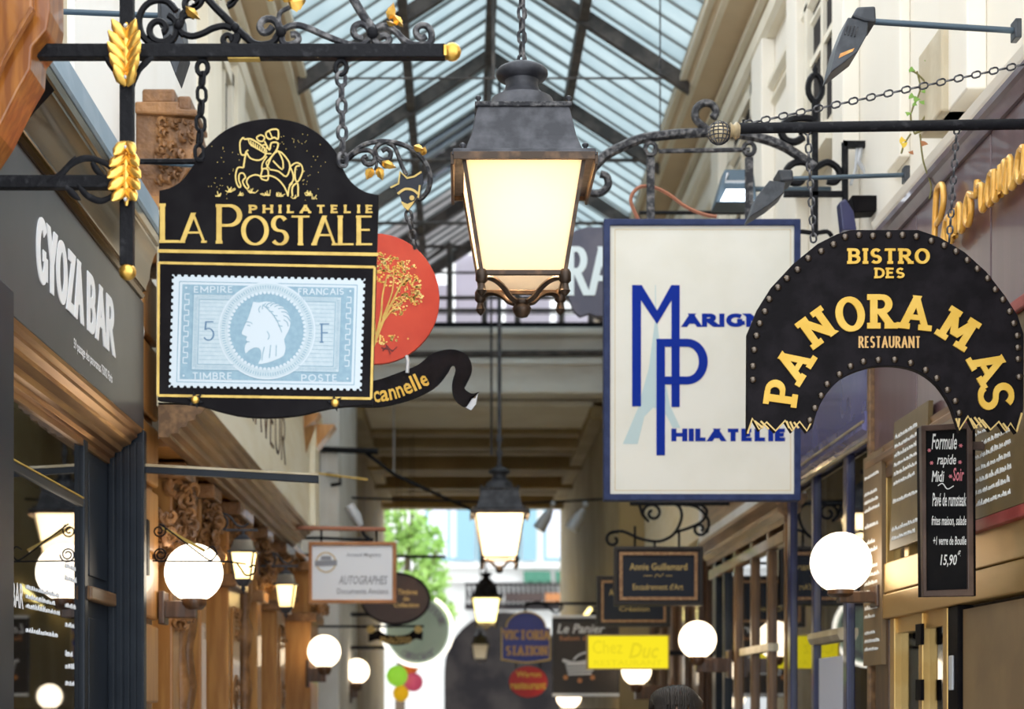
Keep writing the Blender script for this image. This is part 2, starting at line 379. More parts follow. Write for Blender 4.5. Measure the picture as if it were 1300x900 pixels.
def glyph(mb, fr, ch, x0, yb, sx, sy, thick, thin, serif=0., d0=0., d1=.002, rot=None):
    """one drawn letter: x0 = left edge, yb = baseline, sx / sy = size of one em across / up (sy < 0 where the frame's y runs down)"""
    wdt, strokes, ser = G[ch]; sg = 1 if sy > 0 else -1; H = abs(sy)
    def mp(p): return Vector((x0 + p[0] * sx, yb + sg * (thin / 2 + p[1] * (H - thin))))
    def rt(p):
        if rot is None: return p
        cx, cy, a = rot; v = Vector((p[0] - cx, p[1] - cy)); c, s_ = math.cos(a), math.sin(a)
        return Vector((cx + v.x * c - v.y * s_, cy + v.x * s_ + v.y * c))
    for st in strokes:
        q = [mp(p) for p in st]
        if len(q) == 2 and abs(q[1].y - q[0].y) > .5 * abs(q[1].x - q[0].x):
            a, b = (q[0], q[1]) if sg * (q[0].y - q[1].y) < 0 else (q[1], q[0])
            dv = b - a; wd = thick
            if ch in 'AVM' and dv.x * sg > 0 and abs(dv.x) > 1e-6 and thin < thick * .8: wd = thin * 1.25 if ch == 'A' else thick
            hw = min(wd / 2 * dv.length / max(abs(dv.y), 1e-6), wd * 1.1)
            e = dv / abs(dv.y) * thin / 2
            a2 = a - e if abs(st[0][1] * 2 - 1) > .99 or abs(st[1][1] * 2 - 1) > .99 else a
            lo = a - e if min(st[0][1], st[1][1]) < .01 else a
            hi = b + e if max(st[0][1], st[1][1]) > .99 else b
            h = Vector((hw, 0))
            mb.strip(fr, [rt(lo - h), rt(hi - h)], [rt(lo + h), rt(hi + h)], d0, d1)
        else:
            q2 = q
            if len(q) == 2:
                q2 = q
                h = Vector((0, thin / 2)); mb.strip(fr, [rt(q[0] - h), rt(q[1] - h)], [rt(q[0] + h), rt(q[1] + h)], d0, d1); continue
            n = len(q); L = []; R = []
            for i in range(n):
                cl = (q[0] - q[-1]).length < 1e-6
                t = (q[(i + 1) if i < n - 1 else (1 if cl else i)] - q[(i - 1) if i > 0 else (-2 if cl else 0)]).normalized()
                hw = (thin + (thick - thin) * abs(t.y)) / 2; nn = Vector((-t.y, t.x)) * hw
                L.append(rt(q[i] + nn)); R.append(rt(q[i] - nn))
            mb.strip(fr, L, R, d0, d1)
    if serif:
        for x, y in ser:
            c = mp((x, y)); h = Vector((0, thin * .55)); u = Vector((thick / 2 + serif, 0))
            mb.strip(fr, [rt(c - u - h), rt(c + u - h)], [rt(c - u + h), rt(c + u + h)], d0, d1)
def word(mb, fr, s, x0, yt, x1, yb, thick, thin=None, serif=0., gap=.16, d0=0., d1=.002, small=None):
    """a drawn word filling the box; small = (first letters kept tall, height factor of the others)"""
    thin = thin or thick; tot = sum(G[c][0] for c in s) + gap * (len(s) - 1)
    sx = (x1 - x0) / tot; x = x0
    for c in s:
        glyph(mb, fr, c, x, yb, sx, (yt - yb) if yt > yb else -(yb - yt), thick, thin, serif, d0, d1)
        x += (G[c][0] + gap) * sx
def letters(m, par, fr, s, x0, yt, x1, yb, thick, thin=None, serif=0., gap=.16, d0=0., d1=.002):
    """the same, but every letter is a part of its own"""
    thin = thin or thick; tot = sum(G[c][0] for c in s) + gap * (len(s) - 1); sx = (x1 - x0) / tot; x = x0
    for c in s:
        if c != ' ':
            mb = MB(); glyph(mb, fr, c, x, yb, sx, (yt - yb) if yt > yb else -(yb - yt), thick, thin, serif, d0, d1); part('letter', mb, m, par)
        x += (G[c][0] + gap) * sx
def fonttext(mb, fr, s, x0, yt, x1, yb, d=.001, bold=0., shear=0., fit=True):
    """small print with the built-in font, filling the box"""
    cu = bpy.data.curves.new('t', 'FONT'); cu.body = s; cu.size = 1; cu.offset = bold; cu.shear = shear; cu.resolution_u = 2
    o = bpy.data.objects.new('t', cu); C.objects.link(o); dg = bpy.context.evaluated_depsgraph_get()
    me = bpy.data.meshes.new_from_object(o.evaluated_get(dg)); vs = [v.co.copy() for v in me.vertices]; fs = [tuple(p.vertices) for p in me.polygons]
    bpy.data.objects.remove(o); bpy.data.curves.remove(cu); bpy.data.meshes.remove(me)
    if not vs: return
    a0, a1 = min(v.x for v in vs), max(v.x for v in vs); b0, b1 = min(v.y for v in vs), max(v.y for v in vs)
    mb.add([fr(x0 + (v.x - a0) / (a1 - a0) * (x1 - x0), yb + (v.y - b0) / (b1 - b0) * (yt - yb), d) for v in vs], fs)
def scribble(mb, fr, x0, x1, y, h, wd, rnd, d=.001):
    """an illegible line of small handwriting"""
    x = x0; sg = 1 if x1 > x0 else -1; u = abs(h)
    while (x1 - x) * sg > u * 1.2:
        n = rnd.randint(2, 5); pts = []
        for i in range(n * 2 + 1):
            pts.append((x + sg * i * u * .38, y + h * (rnd.uniform(.55, 1.0) if i % 2 else rnd.uniform(-.05, .15)) * (1.35 if rnd.random() < .15 else 1)))
        if (x1 - pts[-1][0]) * sg < 0: break
        mb.ribbon(fr, pts, wd, 0, d); x = pts[-1][0] + sg * u * .75
def dots(mb, fr, pts, r, n=6, d0=0., d1=.001):
    for a, b in pts: mb.prism(fr, [(a + r * math.cos(2 * PI * i / n), b + r * math.sin(2 * PI * i / n)) for i in range(n)], d0, d1)
# ------------------------------------------------------------------ chains
_link = {}
def chain(parent, p0, p1, pitch, r, m='iron'):
    """links between two points; every link is a part of its own"""
    p0, p1 = Vector(p0), Vector(p1); v = p1 - p0; n = max(1, round(v.length / pitch)); pitch = v.length / n
    key = (round(pitch, 4), r, m)
    if key not in _link:
        a = pitch * .62; b = pitch * .36; mb = MB()
        mb.tube([(b * .9 * math.cos(t), 0, (a - b) * (1 if math.sin(t) > 0 else -1) * .55 + b * math.sin(t)) for t in [2 * PI * i / 12 for i in range(12)]], r, 5, closed=True)
        me = mesh_of(mb, smooth=60); me.materials.append(M[m]); _link[key] = me
    q = Vector((0, 0, 1)).rotation_difference(v.normalized())
    for i in range(n):
        o = bpy.data.objects.new('chain_link', _link[key]); C.objects.link(o); o.parent = parent
        o.location = p0 + v * ((i + .5) / n) - worg(parent); o.rotation_mode = 'QUATERNION'
        o.rotation_quaternion = q @ Quaternion((0, 0, 1), PI / 2 * (i % 2) + .35)

# ================================================================== THE SETTING
structure('floor', MB().box(-6, 8, -4, 52, -.1, 0), 'floor_stone', 'grey stone floor of the passage')
# ---- left wall
wl = structure('wall_left', MB().box(-2.5, -1.6, 3.4, 20.4, 2.95, 6.45), 'wall_white', 'pale plaster upper wall along the left of the passage')
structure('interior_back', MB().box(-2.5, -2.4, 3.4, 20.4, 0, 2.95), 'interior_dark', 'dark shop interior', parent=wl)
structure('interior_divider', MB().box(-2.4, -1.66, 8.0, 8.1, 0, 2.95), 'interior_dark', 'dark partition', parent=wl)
for i, (z0, z1) in enumerate([(3.0, 3.5), (3.52, 4.1), (4.12, 4.62), (4.64, 5.2), (5.22, 5.8), (5.82, 6.3)]):
    structure('stone_block', MB().box(-1.6, -1.585, 6.48, 6.98 - .05 * (i % 2), z0, z1), 'stone_block', 'beige stone quoin', parent=wl, bevel=.006)
for y0, y1, x in [(7.05, 8.2, -1.57), (10.5, 11.1, -1.53), (11.9, 12.3, -1.53), (13.6, 14.1, -1.54), (15.4, 16.0, -1.54)]:
    structure('pilaster', MB().box(-1.6, x, y0, y1, 3.9, 6.3), 'wall_white' if y0 < 8 else 'cream_mould', 'flat upright pilaster strip', parent=wl)
cl = structure('cornice', MB().sweep([(-1.66, 6.28), (-1.5, 6.30), (-1.48, 6.34), (-1.3, 6.36), (-1.28, 6.40), (-1.2, 6.42), (-1.2, 6.5), (-1.66, 6.5)], 8, 22), 'tan_soffit', 'tan eaves cornice below the glass roof', parent=wl)
for x, z in [(-1.5, 6.30), (-1.29, 6.37), (-1.205, 6.42)]:
    structure('moulding', MB().sweep([(x - .025, z - .02), (x + .02, z - .02), (x + .025, z + .01), (x - .025, z + .01)], 8, 22), 'cream_mould', None, parent=wl)
structure('string_course', MB().sweep([(-1.6, 5.98), (-1.52, 6.0), (-1.5, 6.08), (-1.6, 6.1)], 8, 20), 'cream_mould', None, parent=wl)
def window(n, X, sgn, y0, y1, z0, z1, label):
    e = thing('window_%d' % n, label, None, (X, (y0 + y1) / 2, z0), kind='structure')
    f = MB()
    for a, b, c, d in [(y0, y0 + .09, z0, z1), (y1 - .09, y1, z0, z1), (y0, y1, z0, z0 + .09), (y0, y1, z1 - .09, z1)]:
        f.box(min(X, X + sgn * .05), max(X, X + sgn * .05), a, b, c, d)
    part('window_frame', f, 'cream_mould', e)
    ym = (y0 + y1) / 2; zm = (z0 + z1) / 2
    part('mullion', MB().box(X, X + sgn * .035, ym - .03, ym + .03, z0, z1).box(X, X + sgn * .03, y0, y1, zm - .02, zm + .02), 'cream_mould', e)
    for a, b in [(y0 + .09, ym - .03), (ym + .03, y1 - .09)]:
        for c, d in [(z0 + .09, zm - .02), (zm + .02, z1 - .09)]:
            part('pane', MB().box(min(X, X + sgn * .012), max(X, X + sgn * .012), a, b, c, d), 'far_dark', e)
    part('window_sill', MB().box(min(X, X + sgn * .12), max(X, X + sgn * .12), y0 - .08, y1 + .08, z0 - .1, z0), 'cream_mould', e)
window(1, -1.6, 1, 11.15, 11.85, 4.5, 5.9, 'upper floor window in the left wall, nearest the carved console')
window(2, -1.6, 1, 12.4, 13.5, 4.5, 5.9, 'upper floor window in the left wall beside the eaves')
window(3, -1.6, 1, 14.2, 15.3, 4.5, 5.9, 'upper floor window in the left wall farthest along')
# ---- right wall
wr = structure('wall_right', MB().box(2.05, 2.9, 4.4, 20.4, 3.0, 6.45), 'wall_cream', 'cream plaster upper wall along the right of the passage')
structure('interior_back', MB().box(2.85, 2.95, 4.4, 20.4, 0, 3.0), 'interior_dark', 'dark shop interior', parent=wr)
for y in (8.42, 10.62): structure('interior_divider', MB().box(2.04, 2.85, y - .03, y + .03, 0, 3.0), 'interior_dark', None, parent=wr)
structure('cornice', MB().sweep([(2.1, 6.26), (2.0, 6.28), (1.98, 6.32), (1.76, 6.35), (1.74, 6.38), (1.69, 6.40), (1.69, 6.5), (2.1, 6.5)], 8, 22), 'tan_soffit', 'tan eaves cornice below the glass roof', parent=wr)
for x, z in [(1.70, 6.40), (1.78, 6.36), (1.995, 6.27)]:
    structure('moulding', MB().sweep([(x + .025, z - .02), (x - .02, z - .02), (x - .025, z + .01), (x + .025, z + .01)], 8, 22), 'cream_mould', None, parent=wr)
for z0, z1, x in [(5.95, 6.08, 1.96), (5.6, 5.66, 2.0), (5.5, 5.55, 2.02)]:
    structure('string_course', MB().sweep([(2.05, z0), (x + .03, z0), (x, z0 + .03), (x, z1), (2.05, z1)], 6.2, 20), 'cream_mould', None, parent=wr)
for y0, y1, x, z0 in [(6.75, 7.15, 1.97, 4.0), (7.9, 8.15, 2.0, 4.1), (8.9, 9.15, 1.96, 4.0), (10.2, 10.5, 1.97, 3.8), (11.3, 11.7, 1.96, 3.8), (13.2, 13.6, 1.96, 3.8), (15.2, 15.6, 1.96, 3.8)]:
    structure('pilaster', MB().box(x, 2.05, y0, y1, z0, 5.95), 'wall_cream', None, parent=wr, bevel=.008)
window(4, 2.05, -1, 9.25, 10.1, 4.7, 5.9, 'upper floor window in the cream right wall behind the iron finial')
window(5, 2.05, -1, 11.9, 13.0, 4.5, 5.9, 'upper floor window in the cream right wall below the eaves')
# ledges above the right-hand shops
structure('ledge', MB().sweep([(2.05, 3.855), (1.99, 3.855), (1.975, 3.88), (1.965, 3.91), (2.05, 3.95)], 6.0, 8.3), 'wall_cream', 'beige ledge above the purple shop front', parent=wr)
structure('ledge', MB().box(1.94, 2.05, 7.0, 7.35, 4.0, 4.35), 'stone_block', None, parent=wr, bevel=.01)
structure('ledge', MB().sweep([(2.05, 3.62), (1.95, 3.62), (1.9, 3.7), (1.9, 3.76), (2.05, 3.9)], 8.3, 10.6), 'wall_cream', None, parent=wr)
# ---- glass roof
RX, EL, ER, ZE, ZR = .25, -1.2, 1.7, 6.45, 7.42
roof = thing('ceiling', 'pitched glass roof of the passage on dark iron trusses', None, (RX, 16, ZE), kind='structure')
def slope(sd, t):                                       # point down the slope: 0 ridge, 1 eaves
    xe = EL - .05 if sd < 0 else ER + .05
    return RX + (xe - RX) * t, ZR + (ZE - ZR) * t
ys = [11.76 + .29 * i for i in range(36)]
for sd in (-1, 1):
    for i, y in enumerate(ys[:-1]):
        segs = [(0.02, .5), (.5, 1.)]
        for k, (t0, t1) in enumerate(segs):
            x0, z0 = slope(sd, t0); x1, z1 = slope(sd, t1); o = .012 * (1 - k)
            m = 'roof_glass'
            if 16.4 < y < 18.1 and k == 0: m = 'clear_pane'
            if y > 18.6 and sd < 0: m = 'roof_glass_grey'
            mb = MB().hexa([(x0, y + .012, z0 + o), (x1, y + .012, z1 + o), (x1, y + .278, z1 + o), (x0, y + .278, z0 + o),
                            (x0, y + .012, z0 + o + .008), (x1, y + .012, z1 + o + .008), (x1, y + .278, z1 + o + .008), (x0, y + .278, z0 + o + .008)])
            part('glass_pane', mb, m, roof)
    for i, y in enumerate(ys):
        x0, z0 = slope(sd, 0); x1, z1 = slope(sd, 1.)
        part('glazing_bar', MB().hexa([(x0, y - .009, z0 - .016), (x1, y - .009, z1 - .016), (x1, y + .009, z1 - .016), (x0, y + .009, z0 - .016),
                                       (x0, y - .009, z0 + .03), (x1, y - .009, z1 + .03), (x1, y + .009, z1 + .03), (x0, y + .009, z0 + .03)]), 'roof_bar', roof)
    x, z = slope(sd, .46)
    part('purlin', MB().box(x - .035, x + .035, 11.7, 21.9, z - .14, z - .02), 'roof_iron', roof)
for y in (13.3, 15.3, 17.3, 19.3, 21.3):
    for sd in (-1, 1):
        x0, z0 = slope(sd, 0); x1, z1 = slope(sd, 1)
        part('rafter', MB().hexa([(x0, y - .035, z0 - .16), (x1, y - .035, z1 - .16), (x1, y + .035, z1 - .16), (x0, y + .035, z0 - .16),
                                  (x0, y - .035, z0 - .03), (x1, y - .035, z1 - .03), (x1, y + .035, z1 - .03), (x0, y + .035, z0 - .03)]), 'roof_iron', roof)
    part('tie_rod', MB().tube([(EL, y, ZE - .04), (ER, y, ZE - .04)], .018 if y in (15.3, 17.3) else .009, 6), 'roof_iron', roof)
    part('king_post', MB().tube([(RX, y, ZE - .05), (RX, y, ZR - .05)], .016, 6), 'roof_iron', roof)
part('ridge_beam', MB().box(RX - .04, RX + .04, 11.7, 21.9, ZR - .17, ZR + .01), 'roof_iron', roof)
part('tie_rod', MB().tube([(-1.6, 6.5, 6.2), (2.05, 6.5, 6.2)], .012, 6), 'roof_iron', roof)
# ---- end of the glazed part: beam, railing and clerestory over the low tunnel
we = structure('wall_end', MB().box(-1.6, 2.05, 20, 20.5, 5.2, 5.84), 'beam_white', 'white beam across the passage above the dark tunnel', bevel=.02)
structure('ledge', MB().box(-1.6, 2.05, 19.8, 20.5, 5.84, 5.92), 'beam_white', None, parent=we, bevel=.02)
structure('ledge', MB().box(-1.6, 2.05, 19.9, 20.5, 5.52, 5.58), 'beam_white', None, parent=we)
structure('pipe', MB().tube([(-1.55, 19.93, 5.63), (2.0, 19.93, 5.65)], .035, 8), 'roof_iron', 'dark pipe along the white beam', parent=we)
structure('gable_frame', MB().box(-1.7, 2.2, 22.05, 22.15, 5.84, 5.99), 'beam_white', None, parent=we)
for i in range(5):
    x = -1.35 + i * .64
    structure('pane', MB().box(x, x + .56, 21.98, 22.04, 6.0, 6.55 + .38 * (2 - abs(i - 2))), 'window_milk', 'milky clerestory pane', parent=we)
rl = thing('railing', 'rusty iron railing on top of the white beam over the tunnel', 'railing', (.3, 20.1, 5.92))
for px in (530, 571, 615, 657, 713, 750): part('post', MB().tube([P(px, 428, 20.1), P(px, 312, 20.1)], .035, 6), 'roof_iron', rl)
for py, r in ((313, .02), (346, .014), (378, .024), (394, .024)): part('rail', MB().tube([P(430, py, 20.1), P(765, py, 20.1)], r, 6), 'roof_iron', rl)
part('kick_plate', MB().box(-1.55, 2.0, 20.05, 20.15, 5.93, 6.03), 'iron', rl)
part('brace', MB().tube([P(536, 335, 20.1), P(572, 308, 20.1)], .02, 6), 'roof_iron', rl)
# ---- low tunnel under the building
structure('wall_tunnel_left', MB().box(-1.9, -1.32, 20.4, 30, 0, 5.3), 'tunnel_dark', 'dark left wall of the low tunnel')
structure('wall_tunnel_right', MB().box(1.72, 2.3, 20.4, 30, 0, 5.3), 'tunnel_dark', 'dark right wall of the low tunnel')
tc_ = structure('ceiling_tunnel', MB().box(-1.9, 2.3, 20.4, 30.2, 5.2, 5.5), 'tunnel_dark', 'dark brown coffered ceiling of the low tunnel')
structure('soffit_panel', MB().box(-1.3, 1.7, 20.5, 22.2, 5.14, 5.2), 'cream_mould', 'cream near end of the tunnel ceiling', parent=tc_)
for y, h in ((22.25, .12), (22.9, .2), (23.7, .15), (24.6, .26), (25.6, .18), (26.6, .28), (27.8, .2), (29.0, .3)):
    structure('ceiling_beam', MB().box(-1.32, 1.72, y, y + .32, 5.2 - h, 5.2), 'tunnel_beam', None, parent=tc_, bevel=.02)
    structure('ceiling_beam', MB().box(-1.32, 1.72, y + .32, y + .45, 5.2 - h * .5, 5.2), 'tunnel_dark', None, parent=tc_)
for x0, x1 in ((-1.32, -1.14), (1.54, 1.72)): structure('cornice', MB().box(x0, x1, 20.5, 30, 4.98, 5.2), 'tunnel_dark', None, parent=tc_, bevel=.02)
pier = structure('trim_1', MB().box(-1.62, -1.22, 17.4, 20.3, 0, 5.84), 'grey_plaster', 'pale grey plastered pier at the left of the tunnel mouth', bevel=.015)
structure('pilaster', MB().box(-1.5, -1.34, 17.36, 17.4, 3.4, 5.6), 'grey_plaster', None, parent=pier)
structure('capital', MB().box(-1.66, -1.17, 17.3, 20.3, 5.45, 5.6), 'grey_plaster', None, parent=pier, bevel=.02)
structure('trim_2', MB().box(1.66, 2.06, 18.2, 20.3, 0, 5.84), 'tunnel_dark', 'brown pier at the right of the tunnel mouth', bevel=.015)

# ---- the bright street beyond: facade with an arch, tree
FY = 46.0; fs_ = FP / FY
def FX(px): return (px - VX) / fs_
def FZ(py): return EYE + (VY - py) / fs_
fac = thing('far_facade', 'bright white house front with an arched doorway across the street', 'building', (0, FY, 0))
ac, ar, zs = FX(640), 1.6, 2.5
pts = [(-9, 0), (ac - ar, 0), (ac - ar, zs)] + [(ac + ar * math.cos(PI - PI * i / 16), zs + ar * math.sin(PI * i / 16)) for i in range(1, 16)] + [(ac + ar, zs), (ac + ar, 0), (10, 0), (10, 15), (-9, 15)]
part('wall', MB().prism(lambda a, b, d: Vector((a, FY + d, b)), pts, 0, .5), 'far_white', fac)
part('arch_surround', MB().ring(lambda a, b, d: Vector((a, FY + d, b)), arc(ac, zs, ar + .3, ar + .3, 0, 180, 18) + [(ac - ar - .3, 0), (ac + ar + .3, 0)],
     arc(ac, zs, ar, ar, 0, 180, 18) + [(ac - ar, 0), (ac + ar, 0)], -.12, 0), 'far_white', fac)
part('arch_shade_panel', MB().box(ac - ar - .5, ac + ar + .5, FY + 2.5, FY + 2.7, 0, 5), 'far_dark', fac, label='near-black panel painted as the shade of the passage behind the arch')  # flat panel, the shade inside the arch is put into its colour
for px0, px1 in ((540, 600), (605, 661), (690, 740)):
    wn = part('window', MB().box(FX(px0), FX(px1), FY - .04, FY, FZ(712), FZ(628)), 'far_blue', fac)
    xm = (FX(px0) + FX(px1)) / 2
    part('pane', MB().box(FX(px0) + .08, xm - .04, FY - .05, FY - .04, FZ(708), FZ(632)), 'poster_white', wn)
    part('pane', MB().box(xm + .04, FX(px1) - .08, FY - .05, FY - .04, FZ(708), FZ(632)), 'poster_white', wn)
for px0, px1 in ((580, 603), (663, 681)):
    sh = part('shutter', MB().box(FX(px0), FX(px1), FY - .1, FY - .05, FZ(712), FZ(628)), 'far_blue', fac)
for z in (FZ(722), FZ(740)): part('string_course', MB().box(-9, 10, FY - .25, FY, z, z + .12), 'far_white', fac)
bal = thing('balcony', 'iron balcony with planters on the white house across the street', 'balcony', (FX(660), FY, FZ(770)))
part('slab', MB().box(FX(590), FX(735), FY - .8, FY - .26, FZ(775), FZ(770)), 'far_dark', bal)
for py in (770, 744): part('rail', MB().tube([(FX(590), FY - .75, FZ(py)), (FX(735), FY - .75, FZ(py))], .035, 6), 'far_dark', bal)
for i in range(24):
    x = FX(592) + i * (FX(733) - FX(592)) / 23
    part('baluster', MB().tube([(x, FY - .75, FZ(770)), (x + .03, FY - .75, FZ(757)), (x, FY - .75, FZ(744))], [.02, .05, .02], 5), 'far_dark', bal)
for n, (a, b, m_) in enumerate(((640, 688, 'brown_sign'), (690, 722, 'frame_orange'))):
    single('planter_box', MB().box(FX(a), FX(b), FY - 1.0, FY - .78, FZ(766), FZ(756)), m_, ('dark brown' if n == 0 else 'orange brown') + ' planter box hung on the far balcony rail', 'planter')
for a, b, n in ((664, 698, 'wider'), (704, 719, 'narrower')):
    mb = MB(); k = 6
    for i in range(k):
        x0, x1 = FX(a) + (FX(b) - FX(a)) * i / k, FX(a) + (FX(b) - FX(a)) * (i + 1) / k
        mb.hexa([(x0, FY - .75, FZ(742) + .05 * (i % 2)), (x1, FY - .75, FZ(742) + .05 * (i % 2)), (x1, FY - .72, FZ(742)), (x0, FY - .72, FZ(742)),
                 (x0, FY - .26, FZ(726)), (x1, FY - .26, FZ(726)), (x1, FY - .23, FZ(726)), (x0, FY - .23, FZ(726))])
    single('green_awning', mb, 'far_green', n + ' dark green awning above the far balcony', 'awning')
tr = thing('street_tree', 'bright green tree in the street at the tunnel end', 'tree', (-1.3, 36, 0))
part('trunk', MB().tube([(-1.3, 36, 0), (-1.25, 36, 2.2), (-1.15, 36.1, 4.2), (-1.0, 36, 5.6)], [.14, .11, .08, .04], 8).tube([(-1.2, 36, 2.6), (-.8, 35.9, 3.8), (-.5, 35.9, 4.8)], [.06, .04, .02], 6).tube([(-1.2, 36, 3.0), (-1.7, 36, 4.4), (-2.0, 36, 5.4)], [.06, .04, .02], 6), 'bark', tr)
def leaves(n, cs, size, rnd):
    mb = MB()
    for _ in range(n):
        c, r = rnd.choice(cs); v = Vector((rnd.gauss(0, 1), rnd.gauss(0, 1), rnd.gauss(0, 1))).normalized() * r * rnd.uniform(.4, 1)
        p = Vector(c) + v; a = Vector((rnd.gauss(0, 1), rnd.gauss(0, 1), rnd.gauss(0, 1))).normalized(); b = a.orthogonal().normalized(); s_ = size * rnd.uniform(.6, 1.2)
        mb.add([p - a * s_, p + b * s_ * .5, p + a * s_, p - b * s_ * .5], [(0, 1, 2, 3)])
    return mb
rnd = random.Random(3)
cs = [((-1.25, 36, 5.9), .75), ((-.8, 36, 5.0), .55), ((-1.6, 36, 4.9), .6), ((-.65, 36, 4.2), .5), ((-1.15, 36, 3.9), .5), ((-1.7, 36.2, 6.6), .8), ((-.45, 36, 3.5), .35)]
part('foliage', leaves(1500, cs, .13, rnd), 'leaf_bright', tr, kind='stuff')
# ================================================================== LEFT SHOPS
# ---- grey noodle bar
gz = thing('noodle_bar_front', 'dark grey and navy shop front with white lettering, at the left edge', 'shop front', (-1.45, 6.5, 0))
part('fascia_board', MB().box(-1.6, -1.45, 3.4, 7.93, 2.86, 3.44), 'gyoza_grey', gz, bevel=.004)
prof = [(-1.6, 3.44), (-1.44, 3.44), (-1.43, 3.455), (-1.44, 3.47), (-1.425, 3.475), (-1.425, 3.49), (-1.41, 3.53), (-1.405, 3.58), (-1.39, 3.63), (-1.375, 3.655), (-1.375, 3.675), (-1.365, 3.68), (-1.365, 3.72), (-1.6, 3.72)]
part('cornice', MB().sweep(prof, 3.4, 7.85), 'bronze', gz, smooth=25, label='polished bronze cornice')
part('flashing', MB().sweep([(-1.6, 3.721), (-1.362, 3.721), (-1.355, 3.735), (-1.375, 3.86), (-1.6, 3.86)], 3.4, 7.87), 'blue_zinc', gz, label='blue grey zinc flashing')
prof = [(-1.64, 2.86), (-1.452, 2.86), (-1.455, 2.845), (-1.475, 2.835), (-1.475, 2.82), (-1.50, 2.805), (-1.505, 2.79), (-1.54, 2.775), (-1.55, 2.755), (-1.575, 2.75), (-1.58, 2.73), (-1.60, 2.725), (-1.60, 2.70), (-1.64, 2.70)]
part('lower_moulding', MB().sweep(prof, 3.4, 7.9), 'copper_trim', gz, smooth=25, label='ridged copper coloured moulding')
mb = MB(); fr = LW(-1.45)
letters('white_letter', gz, fr, 'GYOZA', yat(47, -1.45), 3.285, yat(104, -1.45) , 3.055, .050, .040, gap=.2, d1=.004)
letters('white_letter', gz, fr, 'BAR', yat(111, -1.45), 3.285, yat(144, -1.45), 3.055, .050, .040, gap=.2, d1=.004)
mb = MB(); fonttext(mb, fr, '59 passage des panoramas 75002 Paris', yat(93, -1.45), 2.975, yat(142, -1.45), 2.925, .002, bold=.02); part('address_lettering', mb, 'white_letter', gz)
part('pilaster', MB().box(-1.75, -1.43, 4.9, yat(18.5, -1.43), 0, 2.93), 'navy_paint', gz, bevel=.01)
part('pilaster', MB().box(-1.64, -1.45, 7.93, 8.0, 0, 2.86), 'navy_paint', gz, bevel=.004)
for x in (-1.60, -1.565, -1.53, -1.50, -1.47): part('flute', MB().box(x - .012, x + .012, 7.924, 7.93, .2, 2.8), 'navy_paint', gz, bevel=.002)
part('door_panel', MB().box(-1.68, -1.615, 7.42, 7.93, 0, 2.74), 'navy_paint', gz, bevel=.004)
for z0, z1 in ((.2, 1.98), (2.16, 2.66)): part('raised_panel', MB().box(-1.615, -1.607, 7.50, 7.86, z0, z1), 'navy_paint', gz, bevel=.004)
part('transom_ledge', MB().box(-1.615, -1.575, 7.40, 7.93, 2.05, 2.11), 'brown_mould', gz, bevel=.008)
part('window_glass', MB().box(-1.618, -1.61, 5.6, 7.36, .4, 2.71), 'shop_glass', gz)
part('window_bar', MB().box(-1.64, -1.60, 5.6, 7.36, 2.44, 2.475), 'navy_paint', gz, bevel=.004)
part('window_stile', MB().box(-1.65, -1.595, 7.35, 7.42, .3, 2.74), 'navy_paint', gz, bevel=.006)
part('gilt_bead', MB().box(-1.605, -1.597, 5.6, 7.35, 2.475, 2.481), 'gold_paint', gz)
part('stall_riser', MB().box(-1.7, -1.58, 5.6, 7.4, 0, .4), 'navy_paint', gz)
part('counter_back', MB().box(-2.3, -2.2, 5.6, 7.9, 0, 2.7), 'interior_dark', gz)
mb = MB(); fr = LW(-1.609); rnd = random.Random(11)
fonttext(mb, fr, 'BAR', yat(14, -1.61), zat(740, 6.3), yat(29, -1.61), zat(772, 6.3), .002, bold=.03)
for i, z in enumerate((2.03, 1.995, 1.96, 1.87)): scribble(mb, fr, yat(33, -1.61), yat(76 - 3 * (i % 2), -1.61), z, .016, .0028, rnd, .002)
for i, z in enumerate((2.16, 2.11, 2.0, 1.92, 1.80, 1.75, 1.68)): scribble(mb, fr, yat(83, -1.61), yat(97, -1.61), z, .018, .004, rnd, .002)
part('window_lettering', mb, 'white_letter', gz)
part('cable', MB().tube([P(176, 380, 8.0), P(182, 420, 8.0), P(178, 450, 8.0), P(181, 490, 8.0), P(177, 530, 8.0)], .006, 5), 'wire_white', gz)
# ---- orange wooden console of the nearest shop (top left corner)
oc = thing('wooden_console', 'varnished orange wooden console in the top left corner', 'console', (-1.5, 4.75, 3.4))
fr = PF(4.9)
part('body', MB().prism(fr, [(-110, -80), (60, -80), (61, 10), (57, 34), (38, 56), (36, 84), (20, 112), (-6, 164), (-30, 200), (-110, 200)], -.2, -.02), 'orange_wood', oc, bevel=.006)
part('front_panel', MB().prism(fr, [(-110, -80), (44, -80), (43, 15), (30, 36), (6, 78), (-16, 130), (-50, 160), (-110, 160)], -.02, .02), 'orange_wood', oc, bevel=.008)
part('edge_strip', MB().ribbon(fr, [(44, 14), (30, 37), (6, 79), (-16, 131)], 5, .0, .03), 'orange_wood', oc, bevel=.002)
part('dark_support', MB().prism(PF(5.1), [(-60, 100), (42, 86), (54, 92), (30, 118), (8, 145), (-60, 200)], -.15, .05), 'black_board', oc)
